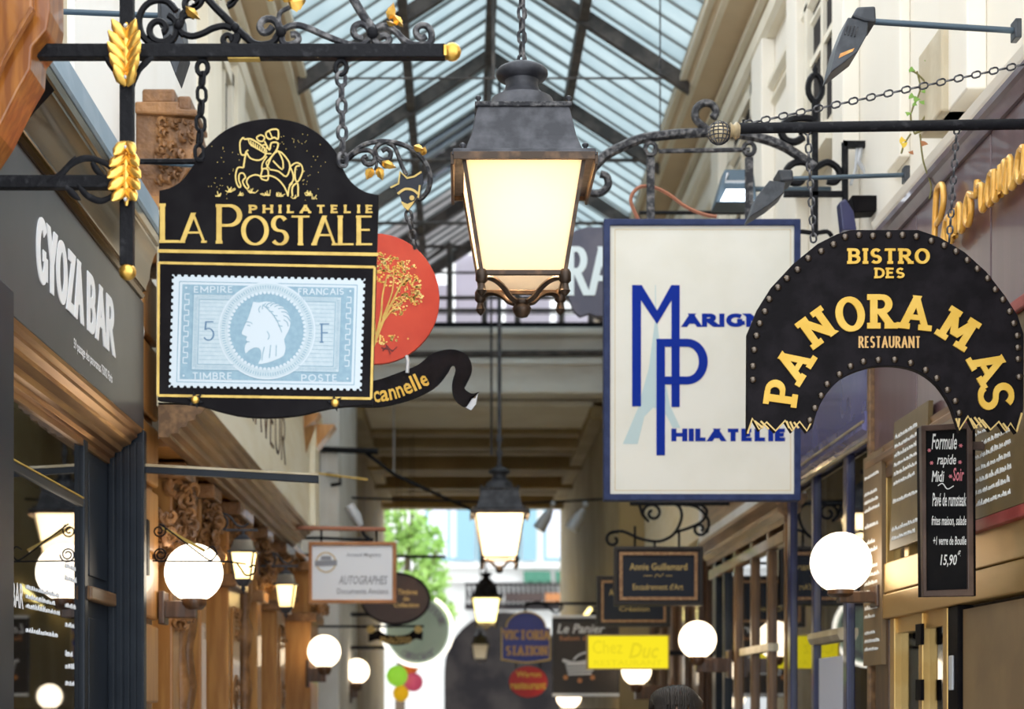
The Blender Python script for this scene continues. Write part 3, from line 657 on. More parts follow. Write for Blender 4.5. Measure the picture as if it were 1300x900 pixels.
# ---- engraver's shop in carved wood
es = thing('engraver_shop_front', 'carved wooden shop front below a long cream fascia on the left', 'shop front', (-1.4, 11, 0))
part('fascia_board', MB().box(-1.41, -1.17, 8.02, 13.7, 2.98, 3.78), 'cream_fascia', es, bevel=.01, label='cream fascia board with dark lettering')
part('fascia_cap', MB().sweep([(-1.41, 3.78), (-1.15, 3.78), (-1.1, 3.83), (-1.1, 3.87), (-1.41, 3.9)], 8.05, 13.8), 'cream_fascia', es)
part('fascia_pilaster', MB().box(-1.17, -1.12, 13.35, 13.72, 2.98, 3.78), 'cream_fascia', es, bevel=.01)
part('fascia_bracket', MB().hexa([(-1.17, 12.9, 3.66), (-1.09, 12.9, 3.72), (-1.09, 13.1, 3.72), (-1.17, 13.1, 3.5), (-1.17, 12.9, 3.78), (-1.05, 12.9, 3.78), (-1.05, 13.1, 3.78), (-1.17, 13.1, 3.78)]), 'warm_wood', es)
part('fascia_bracket', MB().hexa([(-1.12, 13.45, 3.60), (-1.04, 13.45, 3.7), (-1.04, 13.7, 3.7), (-1.12, 13.7, 3.6), (-1.12, 13.45, 3.78), (-.98, 13.45, 3.78), (-.98, 13.7, 3.78), (-1.12, 13.7, 3.78)]), 'warm_wood', es)
prof = [(-1.40, 3.0), (-1.172, 3.0), (-1.172, 2.975), (-1.19, 2.97), (-1.20, 2.95), (-1.225, 2.945), (-1.23, 2.92), (-1.26, 2.915), (-1.27, 2.89), (-1.30, 2.885), (-1.31, 2.86), (-1.345, 2.855), (-1.35, 2.84), (-1.40, 2.84)]
part('soffit_moulding', MB().sweep(prof, 8.02, 13.75), 'brown_mould', es, smooth=25)
part('soffit', MB().box(-1.7, -1.34, 8.45, 15.8, 2.86, 2.9), 'warm_wood', es)
letters('dark_wood', es, LW(-1.17), 'GRAVEUR', 9.1, 3.50, 11.55, 3.20, .03, .022, gap=.18, d1=.004)
part('back_panel', MB().box(-1.75, -1.66, 8.3, 15.8, 0, 2.86), 'dark_wood', es)
# corner pilaster of stacked wooden blocks
part('corner_pilaster', MB().box(-1.6, -1.50, 8.02, 8.42, 0, 4.1), 'warm_wood', es)
zz = [(0, .45), (.48, .9), (.93, 1.28), (1.31, 1.58), (1.61, 1.98), (2.01, 2.30), (2.33, 2.62), (2.65, 2.93), (2.97, 3.30), (3.33, 3.62), (3.66, 3.98)]
for z0, z1 in zz: part('block', MB().box(-1.50, -1.465, 8.0, 8.40, z0, z1), 'warm_wood', es, bevel=.012)
def carved(mb, c, sx, sz, n, rr, rnd, dy=.05):
    for _ in range(n * 2):
        o = Vector((c[0] + rnd.uniform(-sx, sx), c[1] + rnd.uniform(-dy, dy), c[2] + rnd.uniform(-sz, sz))); a = rnd.uniform(0, 6); d_ = rnd.choice((-1, 1)); R = rr * rnd.uniform(.7, 1.5)
        q = [o + Vector((R * (1 - .11 * k) * math.cos(a + d_ * k * .62) * .7, R * (1 - .11 * k) * math.cos(a + d_ * k * .62), R * (1 - .11 * k) * math.sin(a + d_ * k * .62))) for k in range(7)]
        mb.tube(q, [R * .12, R * .26, R * .34, R * .36, R * .34, R * .3, R * .2], 5)
rnd = random.Random(5)
def column(y, X, wid, kind):
    part('pilaster', MB().box(-1.7, X, y, y + wid, 0, 2.84), 'warm_wood', es, bevel=.012)
    if kind == 'panel':
        part('pilaster_panel', MB().box(X, X + .012, y + wid * .2, y + wid * .8, .95, 2.2), 'warm_wood', es, bevel=.005)
        part('rosette', MB().lathe((X + .005, y + wid / 2, .78 + .9), [(.11, 0), (.11, .015), (.085, .02), (.08, .008), (.05, .01), (.04, .025), (.0, .03)], 16, 'x'), 'carved_wood', es, smooth=40)
        mb = MB(); carved(mb, (X + .01, y + wid / 2, 2.12), .012, .09, 16, .022, rnd, wid * .2); part('carving', mb, 'carved_wood', es, smooth=60)
    part('capital', MB().box(-1.7, X + .05, y - .04, y + wid + .04, 2.32, 2.40), 'carved_wood', es, bevel=.01); part('abacus', MB().box(-1.7, X + .08, y - .06, y + wid + .06, 2.76, 2.84), 'carved_wood', es, bevel=.01)
    mb = MB(); carved(mb, (X + .04, y + wid / 2, 2.58), .05, .15, 34, .035, rnd, wid * .5); part('carving', mb, 'carved_wood', es, smooth=60)
column(8.9, -1.48, .22, 'plain'); column(9.75, -1.46, .2, 'plain'); column(10.6, -1.42, .55, 'panel'); column(12.1, -1.42, .25, 'plain'); column(13.2, -1.40, .6, 'panel'); column(15.0, -1.30, .8, 'plain')
for y, X in ((9.25, -1.50), (9.5, -1.50), (11.6, -1.45)):
    part('baluster', MB().lathe((X, y, 0), [(.05, 1.0), (.05, 1.5), (.03, 1.55), (.055, 1.7), (.03, 1.9), (.05, 2.0), (.06, 2.1), (.03, 2.2), (.05, 2.3), (.06, 2.45), (.03, 2.6), (.06, 2.7), (.06, 2.84)], 10), 'carved_wood', es, smooth=50)
mb = MB(); carved(mb, (-1.46, 8.75, 2.42), .05, .12, 40, .03, rnd, .3); carved(mb, (-1.47, 9.1, 2.06), .03, .06, 20, .03, rnd, .2); part('carving', mb, 'carved_wood', es, smooth=60)
for y0, y1 in ((9.14, 9.72), (11.2, 12.05), (12.4, 13.15), (13.85, 14.9)):
    part('window_glass', MB().box(-1.6, -1.59, y0, y1, .7, 2.3), 'shop_glass', es)
    part('window_frame', MB().box(-1.62, -1.57, y0, y0 + .06, .6, 2.34).box(-1.62, -1.57, y1 - .06, y1, .6, 2.34).box(-1.62, -1.57, y0, y1, .6, .7), 'warm_wood', es, bevel=.006)
mb = MB(); r2 = random.Random(9)
for i in range(9): mb.box(-1.66, -1.63, 9.2, 9.62, .9 + i * .14, .98 + i * .14)
part('display_card', mb, 'poster_white', es, label='pale blue cards in the shop window')
# console of carved wood above the corner pilaster
cw = thing('carved_console', 'dusty carved wooden console above the corner pilaster, behind the chain', 'console', (-1.5, 8.2, 3.9)); fr = PF(8.1)
part('body', MB().prism(fr, [(180, 142), (248, 150), (252, 165), (246, 190), (240, 215), (226, 235), (214, 262), (206, 300), (204, 335), (172, 335), (172, 142)], -.28, 0), 'carved_wood', cw, bevel=.01)
part('top_slab', MB().prism(fr, [(172, 131), (228, 131), (228, 140), (252, 141), (252, 150), (172, 146)], -.3, .03), 'carved_wood', cw, bevel=.01)
for a, b, c, d in ((180, 222, 112, 131), (225, 242, 121, 140)): part('block', MB().prism(fr, [(a, c), (b, c), (b, d), (a, d)], -.25, .0), 'carved_wood', cw, bevel=.012)
mb = MB()
for _ in range(60):
    a = rnd.uniform(200, 246); b = rnd.uniform(155, 232)
    if (a - 205) / 45 + (b - 155) / 130 < 1.1: carved(mb, fr(a, b, .005), .01, .01, 1, .022, rnd, .01)
mb.tube(fr_path(fr, spiral(203, 195, 9, 2, 0, 540), .01), .008, 5)
part('carving', mb, 'carved_wood', cw, smooth=60)
part('pilaster_strip', MB().prism(fr, [(181, 335), (204, 335), (204, 250), (181, 250)], -.05, .02), 'warm_wood', cw, bevel=.008)
# ================================================================== RIGHT SHOPS
XR = 2.0
bi = thing('bistro_front', 'bistro front with glossy purple panels over a brass beam, at the right edge', 'shop front', (XR, 7, 0))
for y0, y1 in ((4.4, 6.53), (6.545, 7.6), (7.615, 8.38)): part('panel', MB().box(XR, 2.05, y0, y1, 2.82, 3.76), 'purple_panel', bi, bevel=.004)
part('top_trim', MB().sweep([(2.06, 3.76), (1.985, 3.76), (1.975, 3.775), (1.965, 3.80), (1.95, 3.81), (1.95, 3.835), (2.06, 3.85)], 4.4, 8.42), 'purple_trim', bi, smooth=25)
part('corner_strip', MB().box(1.975, 2.05, 8.38, 8.43, 0, 3.8), 'brown_mould', bi, bevel=.006)
part('lower_moulding', MB().sweep([(2.06, 2.70), (1.99, 2.70), (1.985, 2.73), (1.96, 2.745), (1.96, 2.77), (1.975, 2.785), (1.97, 2.81), (2.06, 2.82)], 4.4, 8.4), 'brown_mould', bi, smooth=25)
part('brass_beam', MB().box(1.97, 2.06, 4.4, 8.38, 2.0, 2.115), 'brass', bi, bevel=.006, label='brushed brass beam')
part('brass_beam', MB().box(1.975, 2.06, 4.4, 8.38, 2.12, 2.26), 'brass', bi, bevel=.006)
for y in (8.12, 7.72, 7.42, 6.6): part('transom_post', MB().box(1.985, 2.05, y - .035, y + .035, 2.26, 2.72), 'brass', bi, bevel=.004)
part('transom_rail', MB().box(1.985, 2.05, 4.4, 8.38, 2.66, 2.71), 'dark_wood', bi, bevel=.004)
for y0, y1 in ((4.4, 6.56), (6.64, 7.38), (7.46, 7.68), (7.76, 8.08)): part('transom_glass', MB().box(2.02, 2.03, y0, y1, 2.26, 2.66), 'shop_glass', bi)
for y0, y1, m_ in ((8.04, 8.3, 'dark_wood'), (7.94, 8.02, 'brass'), (7.46, 7.52, 'brass'), (7.08, 7.14, 'brass'), (6.92, 7.06, 'black_board')):
    part('door_post', MB().box(1.985, 2.05, y0, y1, 0, 2.0), m_, bi, bevel=.005)
for y0, y1 in ((7.52, 7.94), (7.14, 7.46)):
    d_ = part('door_glass', MB().box(2.02, 2.03, y0, y1, .3, 1.96), 'shop_glass', bi)
    part('door_rail', MB().box(2.0, 2.04, y0, y1, 1.93, 2.0), 'brass', d_)
for z in (1.86, 1.62): part('hinge', MB().box(1.975, 1.99, 7.44, 7.53, z, z + .09), 'black_board', bi)
part('door_handle', MB().box(1.975, 1.985, 6.97, 7.02, 1.66, 1.80), 'silver_grey', bi, bevel=.004)
part('blind_panel', MB().box(2.0, 2.05, 4.4, 6.9, 0, 1.98), 'menu_brown', bi)
# script lettering standing off the purple panel
def script(word_, h):
    sh = {'P': [(0, 0), (.05, .5), (.12, 1.0), (.22, 1.22), (.5, 1.18), (.58, .9), (.42, .66), (.16, .62)],
          'a': [(0, .1), (.12, .35), (.32, .5), (.42, .42), (.22, .48), (.10, .22), (.2, .02), (.36, .14), (.44, .48), (.42, .1), (.52, .02), (.62, .14)],
          'n': [(0, .14), (.1, .48), (.12, .02), (.2, .36), (.34, .5), (.40, .34), (.40, .06), (.5, .02), (.6, .14)],
          'o': [(0, .14), (.12, .38), (.30, .5), (.14, .4), (.10, .14), (.24, .0), (.38, .18), (.36, .42), (.28, .5), (.5, .40), (.58, .4)],
          'r': [(0, .4), (.08, .36), (.14, .58), (.20, .46), (.36, .44), (.34, .2), (.38, .04), (.48, .04), (.56, .14)],
          'm': [(0, .14), (.1, .48), (.12, .02), (.2, .38), (.30, .5), (.34, .34), (.34, .02), (.42, .38), (.54, .5), (.58, .34), (.58, .06), (.68, .02), (.78, .14)],
          's': [(0, .14), (.16, .42), (.2, .54), (.32, .28), (.28, .06), (.12, .02)]}
    adv = {'P': .52, 'a': .62, 'n': .60, 'o': .58, 'r': .56, 'm': .78, 's': .4}
    x = 0; out = []
    for c in word_:
        pts = [(x + a, b) for a, b in sh[c]]
        if c == 'P': yield smooth_pts([(p[0] * h, p[1] * h) for p in pts], 4); x += adv[c]; continue
        out += pts; x += adv[c]
    yield smooth_pts([(p[0] * h, p[1] * h) for p in out], 3)
st = thing('script_letters', 'gold tube script lettering standing off the purple bistro fascia', 'sign', (1.95, 6.6, 3.5))
for k, pl in enumerate(script('Panoramas', .245)):
    part('letter_tube', MB().tube([(1.955, 7.16 - a, 3.43 + b * .95 + .02 * math.sin(a * 3)) for a, b in pl], .013, 7), 'script_gold', st, smooth=60)
for y in (7.1, 6.8, 6.4, 6.0): part('stand_off', MB().tube([(1.955, y, 3.5), (2.0, y, 3.5)], .006, 5), 'brass', st)
# ---- blue shop
bl = thing('blue_shop_front', 'dark blue shop front with tall glazed panels beside the bistro', 'shop front', (XR, 9.5, 0))
part('fascia_board', MB().box(XR, 2.06, 8.44, 10.55, 3.04, 3.6), 'violet_fascia', bl, bevel=.01)
part('fascia_moulding', MB().sweep([(2.06, 2.90), (1.99, 2.90), (1.985, 2.93), (1.955, 2.945), (1.955, 2.975), (1.97, 2.99), (1.965, 3.03), (2.06, 3.04)], 8.44, 10.58), 'violet_fascia', bl, smooth=25)
part('gilt_line', MB().box(1.95, 1.965, 8.44, 10.58, 2.972, 2.984).box(1.975, 1.99, 8.44, 10.58, 2.885, 2.90), 'gilt_trim', bl)
part('fascia_cap', MB().sweep([(2.06, 3.6), (1.96, 3.6), (1.93, 3.66), (1.93, 3.70), (2.06, 3.72)], 8.44, 10.55), 'blue_shop', bl)
part('scroll_end', MB().prism(PF(8.5), [(1066, 256), (1074, 252), (1084, 268), (1088, 292), (1070, 292)], -.08, 0), 'blue_shop', bl, bevel=.006)
for px, wd in ((1002, .10), (1032, .07), (1073, .09), (1106, .08)):
    y = yat(px, XR); part('mullion', MB().box(1.997, 2.04, y - wd / 2, y + wd / 2, 0, 2.9), 'blue_shop', bl, bevel=.008)
part('transom', MB().sweep([(2.05, 1.94), (1.98, 1.94), (1.965, 1.97), (1.965, 2.0), (2.05, 2.02)], 9.04, 9.82), 'gilt_trim', bl)
for a, b in ((1002, 1032), (1032, 1073), (1073, 1106)):
    part('window_glass', MB().box(2.02, 2.03, yat(b, XR), yat(a, XR), .3, 2.9), 'shop_glass', bl)
pst = single('poster', MB().box(2.005, 2.012, 9.1, 9.7, .9, 1.86), 'poster_white', 'pale poster behind the low pane of the blue shop', 'poster')
# ---- brown shop further on
br = thing('brown_shop_front', 'brown timber shop front with cream fascia beyond the blue shop', 'shop front', (XR, 12.3, 0))
part('fascia_board', MB().box(XR - .06, 2.06, 10.64, 14.0, 2.95, 3.5), 'brown_mould', br, bevel=.01)
part('fascia_frame', MB().box(XR - .08, XR - .06, 10.64, 14.0, 2.90, 2.97).box(XR - .08, XR - .06, 13.92, 14.0, 2.97, 3.5), 'grey_plaster', br, bevel=.008)
part('moulding', MB().sweep([(2.06, 2.72), (1.99, 2.72), (1.985, 2.76), (1.95, 2.79), (1.95, 2.82), (1.91, 2.87), (1.91, 2.90), (2.06, 2.90)], 10.64, 14.0), 'brown_mould', br, smooth=25)
for px, wd, m_ in ((908, .2, 'navy_paint'), (920, .12, 'navy_paint'), (934, .10, 'brown_frame'), (955, .07, 'brown_frame'), (976, .07, 'brown_frame'), (998, .06, 'brown_frame')):
    y = yat(px, XR); part('post', MB().box(1.99, 2.05, y - wd / 2, y + wd / 2, 0, 2.72), m_, br, bevel=.008)
part('door_rail', MB().box(1.985, 2.04, 11.2, 12.35, 1.95, 2.0), 'gilt_trim', br)
part('head_rail', MB().box(1.985, 2.04, 10.66, 13.9, 2.60, 2.68), 'brown_frame', br, bevel=.008)
for a, b in ((920, 934), (934, 955), (955, 976), (976, 998)): part('window_glass', MB().box(2.02, 2.03, yat(b, XR), yat(a, XR), .3, 2.6), 'shop_glass', br)
fsr = thing('far_shop_front', 'dim shop front with a cream fascia next to the tunnel mouth on the right', 'shop front', (1.95, 17, 0))
part('fascia_board', MB().box(1.93, 2.048, 14.1, 18.18, 2.95, 3.7), 'cream_fascia', fsr, bevel=.01)
part('back_panel', MB().box(2.0, 2.048, 14.1, 18.18, 0, 2.95), 'dark_wood', fsr)
for y in (14.2, 15.1, 16.0, 16.9, 17.8): part('post', MB().box(1.95, 2.0, y, y + .12, 0, 2.95), 'dark_wood', fsr, bevel=.01)
for n, (a, b, lab) in enumerate((((1.85, 14.9, 2.55), (1.85, 15.6, 2.55), 'glowing yellow strip light behind the framer signs'), ((1.6, 19.0, 2.9), (1.6, 19.9, 2.75), 'upper glowing yellow strip light above the basket sign'), ((1.55, 20.8, 2.75), (1.55, 21.8, 2.7), 'lower glowing yellow strip light above the basket sign'))):
    a, b = Vector(a), Vector(b); t = thing('strip_light', lab, 'light', (a + b) / 2, 'yellow strip lights')
    part('tube', MB().tube([a, b], .028, 8), 'tube_glow', t, smooth=60)
    part('bracket', MB().box(a.x, 1.93 if n == 0 else 1.66 if n == 1 else 1.72, (a.y + b.y) / 2 - .03, (a.y + b.y) / 2 + .03, (a.z + b.z) / 2 - .02, (a.z + b.z) / 2 + .02), 'iron', t)

# ================================================================== LANTERNS
def build_lantern(label, lit=True, name='passage_lantern'):
    """square hanging lantern, origin at its ball finial; 1.0 = full size"""
    cx, Y = 662.5, 6.5; fr = PF(Y); q = Y / FP
    o = fr(cx, 404)
    t = thing(name, label, 'lantern', o)
    X0 = o.x
    def z(py, h=0.): return zat(py, Y - h)          # h: how far that edge stands in front of the middle
    def frust(mb, h0, z0, h1, z1):
        mb.hexa([(X0 - h0, Y - h0, z0), (X0 + h0, Y - h0, z0), (X0 + h0, Y + h0, z0), (X0 - h0, Y + h0, z0),
                 (X0 - h1, Y - h1, z1), (X0 + h1, Y - h1, z1), (X0 + h1, Y + h1, z1), (X0 - h1, Y + h1, z1)]); return mb
    part('chimney', MB().lathe((X0, Y, 0), [(.135, z(150)), (.13, z(142)), (.125, z(135)), (.115, z(127)), (.085, z(122)), (.066, z(115)), (.06, z(108)), (.064, z(103)), (.09, z(100)), (.098, z(96)), (.098, z(92)), (.088, z(88)), (.05, z(82)), (.0, z(80))], 24), 'lantern_metal', t, smooth=40)
    part('hood', frust(frust(MB(), .214, z(190, .21), .192, z(172, .19)), .192, z(172, .19), .168, z(134, .17)), 'lantern_metal', t, smooth=20, bevel=.004)
    part('hood_lip', frust(MB(), .176, z(135, .17), .178, z(129, .17)), 'dusty_iron', t, bevel=.003)
    part('brim', frust(MB(), .262, z(196, .262), .256, z(187, .262)), 'lantern_metal', t, bevel=.003)
    for sx in (-1, 1):
        part('skirt', MB().box(X0 + sx * .260 - .006, X0 + sx * .260 + .006, Y - .256, Y + .256, z(208, .26), z(192, .26)), 'lantern_dark', t, bevel=.002)
    for sy in (-1, 1):
        part('skirt', MB().box(X0 - .256, X0 + .256, Y + sy * .256 - .006, Y + sy * .256 + .006, z(202, .26), z(192, .26)), 'lantern_dark', t, bevel=.002)
    for sx in (-1, 1):
        for sy in (-1, 1):
            part('knob', MB().lathe((X0 + sx * .165, Y + sy * .165, z(130, .165)), [(.006, 0), (.006, .008), (.011, .013), (.011, .02), (.0, .026)], 8), 'lantern_metal', t, smooth=50)
            part('knob', MB().lathe((X0 + sx * .222, Y + sy * .222, z(188, .24)), [(.007, 0), (.007, .008), (.012, .013), (.012, .02), (.0, .027)], 8), 'lantern_metal', t, smooth=50)
            part('corner_bar', MB().tube([(X0 + sx * .218, Y + sy * .218, z(200, .22)), (X0 + sx * .153, Y + sy * .153, z(346, .155))], .010, 4), 'lantern_dark', t)
            part('corner_drop', MB().lathe((X0 + sx * .153, Y + sy * .153, z(346, .155)), [(.016, .012), (.022, 0), (.022, -.03), (.012, -.04), (.016, -.06), (.02, -.066), (.012, -.078), (0, -.09)], 8), 'lantern_dark', t, smooth=50)
            arm = [(.153, -.03), (.13, -.012), (.098, -.016), (.068, -.036), (.045, -.062), (.022, -.074)]
            part('scroll_arm', MB().tube([(X0 + sx * a, Y + sy * a, z(346, .155) + b) for a, b in smooth_pts(arm, 4)], .0105, 6), 'lantern_dark', t, smooth=60)
    bt = .153
    for a in range(4):
        dx, dy = ((1, 0), (-1, 0), (0, 1), (0, -1))[a]
        if dx: part('bottom_rail', MB().box(X0 + dx * bt - .009, X0 + dx * bt + .009, Y - bt, Y + bt, z(349, .155), z(343, .155)), 'lantern_dark', t, bevel=.002)
        else: part('bottom_rail', MB().box(X0 - bt, X0 + bt, Y + dy * bt - .009, Y + dy * bt + .009, z(349, .155), z(343, .155)), 'lantern_dark', t, bevel=.002)
        h1, h0 = .215, .149; zt, zb = z(200, .22), z(344, .155); e = .003
        u = Vector((dy, dx, 0)); n = Vector((dx, dy, 0)); c = Vector((X0, Y, 0))
        vs = []
        for off in (-e, e):
            vs += [c + n * (h0 + off) - u * h0 + Vector((0, 0, zb)), c + n * (h0 + off) + u * h0 + Vector((0, 0, zb)), c + n * (h1 + off) + u * h1 + Vector((0, 0, zt)), c + n * (h1 + off) - u * h1 + Vector((0, 0, zt))]
        part('glass_pane', MB().hexa(vs), 'lamp_glass', t)
    part('finial', MB().lathe((X0, Y, z(404)), [(0, 0), (.022, .006), (.034, .025), (.036, .038), (.026, .052), (.03, .058), (.03, .066), (.018, .07)], 14), 'lantern_dark', t, smooth=50)
    part('ceiling_plate', frust(MB(), .208, z(200, .22), .208, z(198, .22)), 'lantern_dark', t)
    part('lamp_holder', MB().lathe((X0, Y, 0), [(.02, z(200, .22)), (.02, z(212, .22)), (.028, z(214, .22)), (.028, z(220, .22)), (.0, z(222, .22))], 10), 'far_white', t)
    return t
def light_lantern(t, zoff, power, col, sc=1.):
    d = bpy.data.lights.new('lantern_bulb', 'POINT'); d.energy = power; d.color = col; d.shadow_soft_size = .035 * sc
    l = bpy.data.objects.new('lantern_bulb', d); C.objects.link(l); l.parent = t; l.location = (0, 0, zoff)
L1 = build_lantern('large lit square lantern hanging nearest, in front of the glass roof')
zl = lambda py: (404 - py) * 6.5 / FP
L2 = copy_tree(L1); L2['label'] = 'lit square lantern hanging in front of the dark tunnel'
L3 = copy_tree(L1); L3['label'] = 'greenish lit lantern hung inside the tunnel, just below the second lantern'
L4 = copy_tree(L1); L4['label'] = 'small unlit lantern at the tunnel end under the greenish lantern'
for t in (L1, L2, L3, L4): t['group'] = 'hanging passage lanterns'
Y2 = 15.6; L2.location = P(634, 728, Y2); L2.scale = (1.0,) * 3
Y3 = 27.0; L3.location = P(617, 801, Y3); L3.scale = (.96,) * 3
Y4 = 29.5; L4.location = P(609.5, 843, Y4); L4.scale = (.64,) * 3
light_lantern(L1, .40, 17, (1, .67, .37)); light_lantern(L2, .38, 150, (1, .80, .52)); light_lantern(L3, .38, 100, (1, .92, .40))
# chains and rods above the lanterns (after the copies, each its own length)
o1 = L1.location; top1 = Vector((o1.x, 6.5, zat(82, 6.5)))
chain(L1, top1 + Vector((0, 0, -.01)), Vector((o1.x, 6.5, 6.2)), .045, .0065, 'dusty_iron')
part('cable', MB().tube([top1 + Vector((.006, -.01, 0)), Vector((o1.x + .008, 6.49, 6.2))], .006, 5), 'dusty_iron', L1)
c2 = Vector((L2.location.x, Y2, zat(598, Y2))); part('rod', MB().tube([c2, c2 + Vector((0, 0, 2.0))], .018, 6), 'lantern_metal', L2)
def chain_c(par, a, b, pitch, r): chain(par, a, b, pitch, r, 'dusty_iron')
part('rod', MB().tube([c2 + Vector((0, 0, 2.0)), Vector((c2.x, Y2, 7.36))], .014, 6), 'lantern_metal', L2)
part('cable', MB().tube([c2 + Vector((-.07, .05, .15)), Vector((c2.x - .08, Y2 + .05, 7.36))], .010, 5), 'lantern_metal', L2)
chain(L2, c2, c2 + Vector((0, 0, .32)), .06, .012, 'dusty_iron')
for t, yy in ((L3, Y3), (L4, Y4)):
    a = t.location + Vector((0, 0, zl(84) * t.scale.x)); 
    o = bpy.data.objects.new('rod', mesh_of(MB().tube([(0, 0, zl(84)), (0, 0, (5.2 - t.location.z) / t.scale.x)], .014, 6))); o.data.materials.append(M['lantern_metal']); C.objects.link(o); o.parent = t

# ================================================================== SPOTLIGHTS, ARMS, GLOBES
def spotlight(label, arm, Yv, body, wedge, tag_name='spotlight', plate=True):
    t = thing(tag_name, label, 'spotlight', P(arm[1][0], arm[1][1], Yv)); fr = PF(Yv)
    part('arm', MB().tube([fr(*arm[0]), fr(*arm[1])], arm[2], 8), 'steel_blue', t, smooth=60)
    if body:
        part('housing', MB().prism(fr, body, -.07, .07), 'spot_black', t, bevel=.008)
        part('shade', MB().prism(fr, wedge, -.085, .06), 'spot_black', t, bevel=.004)
    if plate: part('wall_plate', MB().box(*( (fr(*arm[1]).x - .012, fr(*arm[1]).x + .012) ), Yv - .03, Yv + .03, fr(*arm[1]).z - .035, fr(*arm[1]).z + .035), 'spot_black', t, bevel=.004)
    return t
s1 = spotlight('black spotlight on a long arm at the top right, pointing down left', ((1100, 27), (1290, 39), .011), 6.25, [(1083, 18), (1106, 17), (1107, 38), (1092, 36), (1076, 30)], [(1072, 30), (1098, 34), (1096, 52), (1084, 74), (1050, 100), (1058, 66)])
mb = MB()
for i in range(4): mb.ribbon(PF(6.25), [(1072 + i * 4, 40 + i), (1068 + i * 4, 52 + i)], 1.2, .06, .066)
part('cooling_fin', mb, 'dusty_iron', s1)
part('lamp_face', MB().prism(PF(6.25), [(1062, 76), (1080, 69), (1078, 73), (1060, 82)], .06, .0615), 'copper_trim', s1)
s2 = spotlight('black spotlight with pointed shade just above the white framed sign', ((995, 227), (1150, 222), .010), 7.75, [(984, 221), (1003, 221), (1004, 235), (988, 236)], [(974, 234), (994, 236), (992, 250), (975, 264), (948, 281), (958, 254)])
s3 = spotlight('grey spotlight on a blue arm behind the iron scrollwork at the left', ((60, 14), (206, 20), .010), 6.2, [(206, 10), (226, 12), (230, 40), (208, 42)], [(206, 30), (232, 18), (237, 70), (226, 103), (212, 66)])
s3.children[1]
s4 = spotlight('blue tube arm behind the black stamp shop sign', ((178, 205), (290, 214), .010), 8.0, [(285, 208), (305, 208), (305, 226), (285, 226)], [(283, 222), (306, 222), (312, 250), (290, 262)], plate=False, tag_name='lamp_arm')
part('lead', MB().tube([P(178, 205, 8.0), P(172, 205, 8.0)], .012, 6), 'steel_blue', s4)
fl = thing('floodlight', 'lit white floodlight behind the iron bracket of the white sign', 'floodlight', P(960, 240, 9.6)); fr = PF(9.6)
part('housing', MB().hexa([fr(905, 264, .1), fr(958, 264, .1), fr(958, 264, -.1), fr(905, 264, -.1), fr(918, 219, .06), fr(954, 219, .06), fr(954, 219, -.06), fr(918, 219, -.06)]), 'steel_blue', fl, bevel=.008)
part('lamp_face', MB().prism(fr, [(911, 262), (952, 262), (948, 248), (918, 248)], .098, .115), 'flood_glow', fl)
part('arm', MB().tube([fr(956, 240), Vector((2.048, 9.6, fr(956, 240).z))], .015, 6), 'steel_blue', fl)
part('yoke', MB().tube([fr(921, 226, .08), fr(917, 238, .11), fr(950, 238, .11), fr(950, 226, .08)], .008, 5), 'silver_grey', fl)

def globe_lamp(label, px, py, r, Y, wallX, name='globe_lamp', far=False, arm_h=10, glowm=None):
    c = P(px, py, Y); R = r * Y / FP; sd = 1 if wallX > 0 else -1
    t = thing(name, label, 'lamp', (wallX, Y, c.z - R), group='white globe lamps')
    part('globe', MB().ball(c, R, 28, 18), glowm or ('globe_glow_far' if far else 'globe_glow'), t, smooth=180)
    h = arm_h * Y / FP; z1 = c.z - R * .94
    part('collar', MB().lathe((c.x, Y, 0), [(R * .42, z1 + .03), (R * .44, z1), (R * .44, z1 - h * .5), (R * .3, z1 - h)], 16), 'dark_wood', t, smooth=50)
    x0, x1 = sorted((c.x - sd * R * .1, wallX)); part('arm', MB().box(x0, x1, Y - .035, Y + .035, z1 - h * 1.9, z1 - h * .1), 'dark_wood', t, bevel=.005)
    x0, x1 = sorted((wallX - sd * .03, wallX)); part('wall_plate', MB().box(x0, x1, Y - .07, Y + .07, z1 - h * 2.6, z1 + h * .9), 'dark_wood', t, bevel=.006)
    return t
globe_lamp('white globe lamp beside the block pilaster on the left', 246, 727, 37, 8.42, -1.46, arm_h=12)
globe_lamp('white globe lamp in front of the dark blue shop on the right', 1067.5, 714, 38.5, 8.2, 1.98, arm_h=8)
globe_lamp('white globe lamp right of the yellow lit sign', 885.5, 812, 24, 12.7, 1.98, far=True)
globe_lamp('white globe lamp half hidden below the yellow lit sign', 808, 851, 19, 16.1, 1.97, far=True)
globe_lamp('white globe lamp below the dark basket sign', 722, 884, 16, 18.4, 1.97, far=True)
globe_lamp('larger white globe lamp below the autograph sign', 411.5, 827, 21, 14.8, -1.32, far=True)
globe_lamp('smaller white globe lamp below the brown oval sign', 453, 852, 16, 19.0, -1.22, far=True)
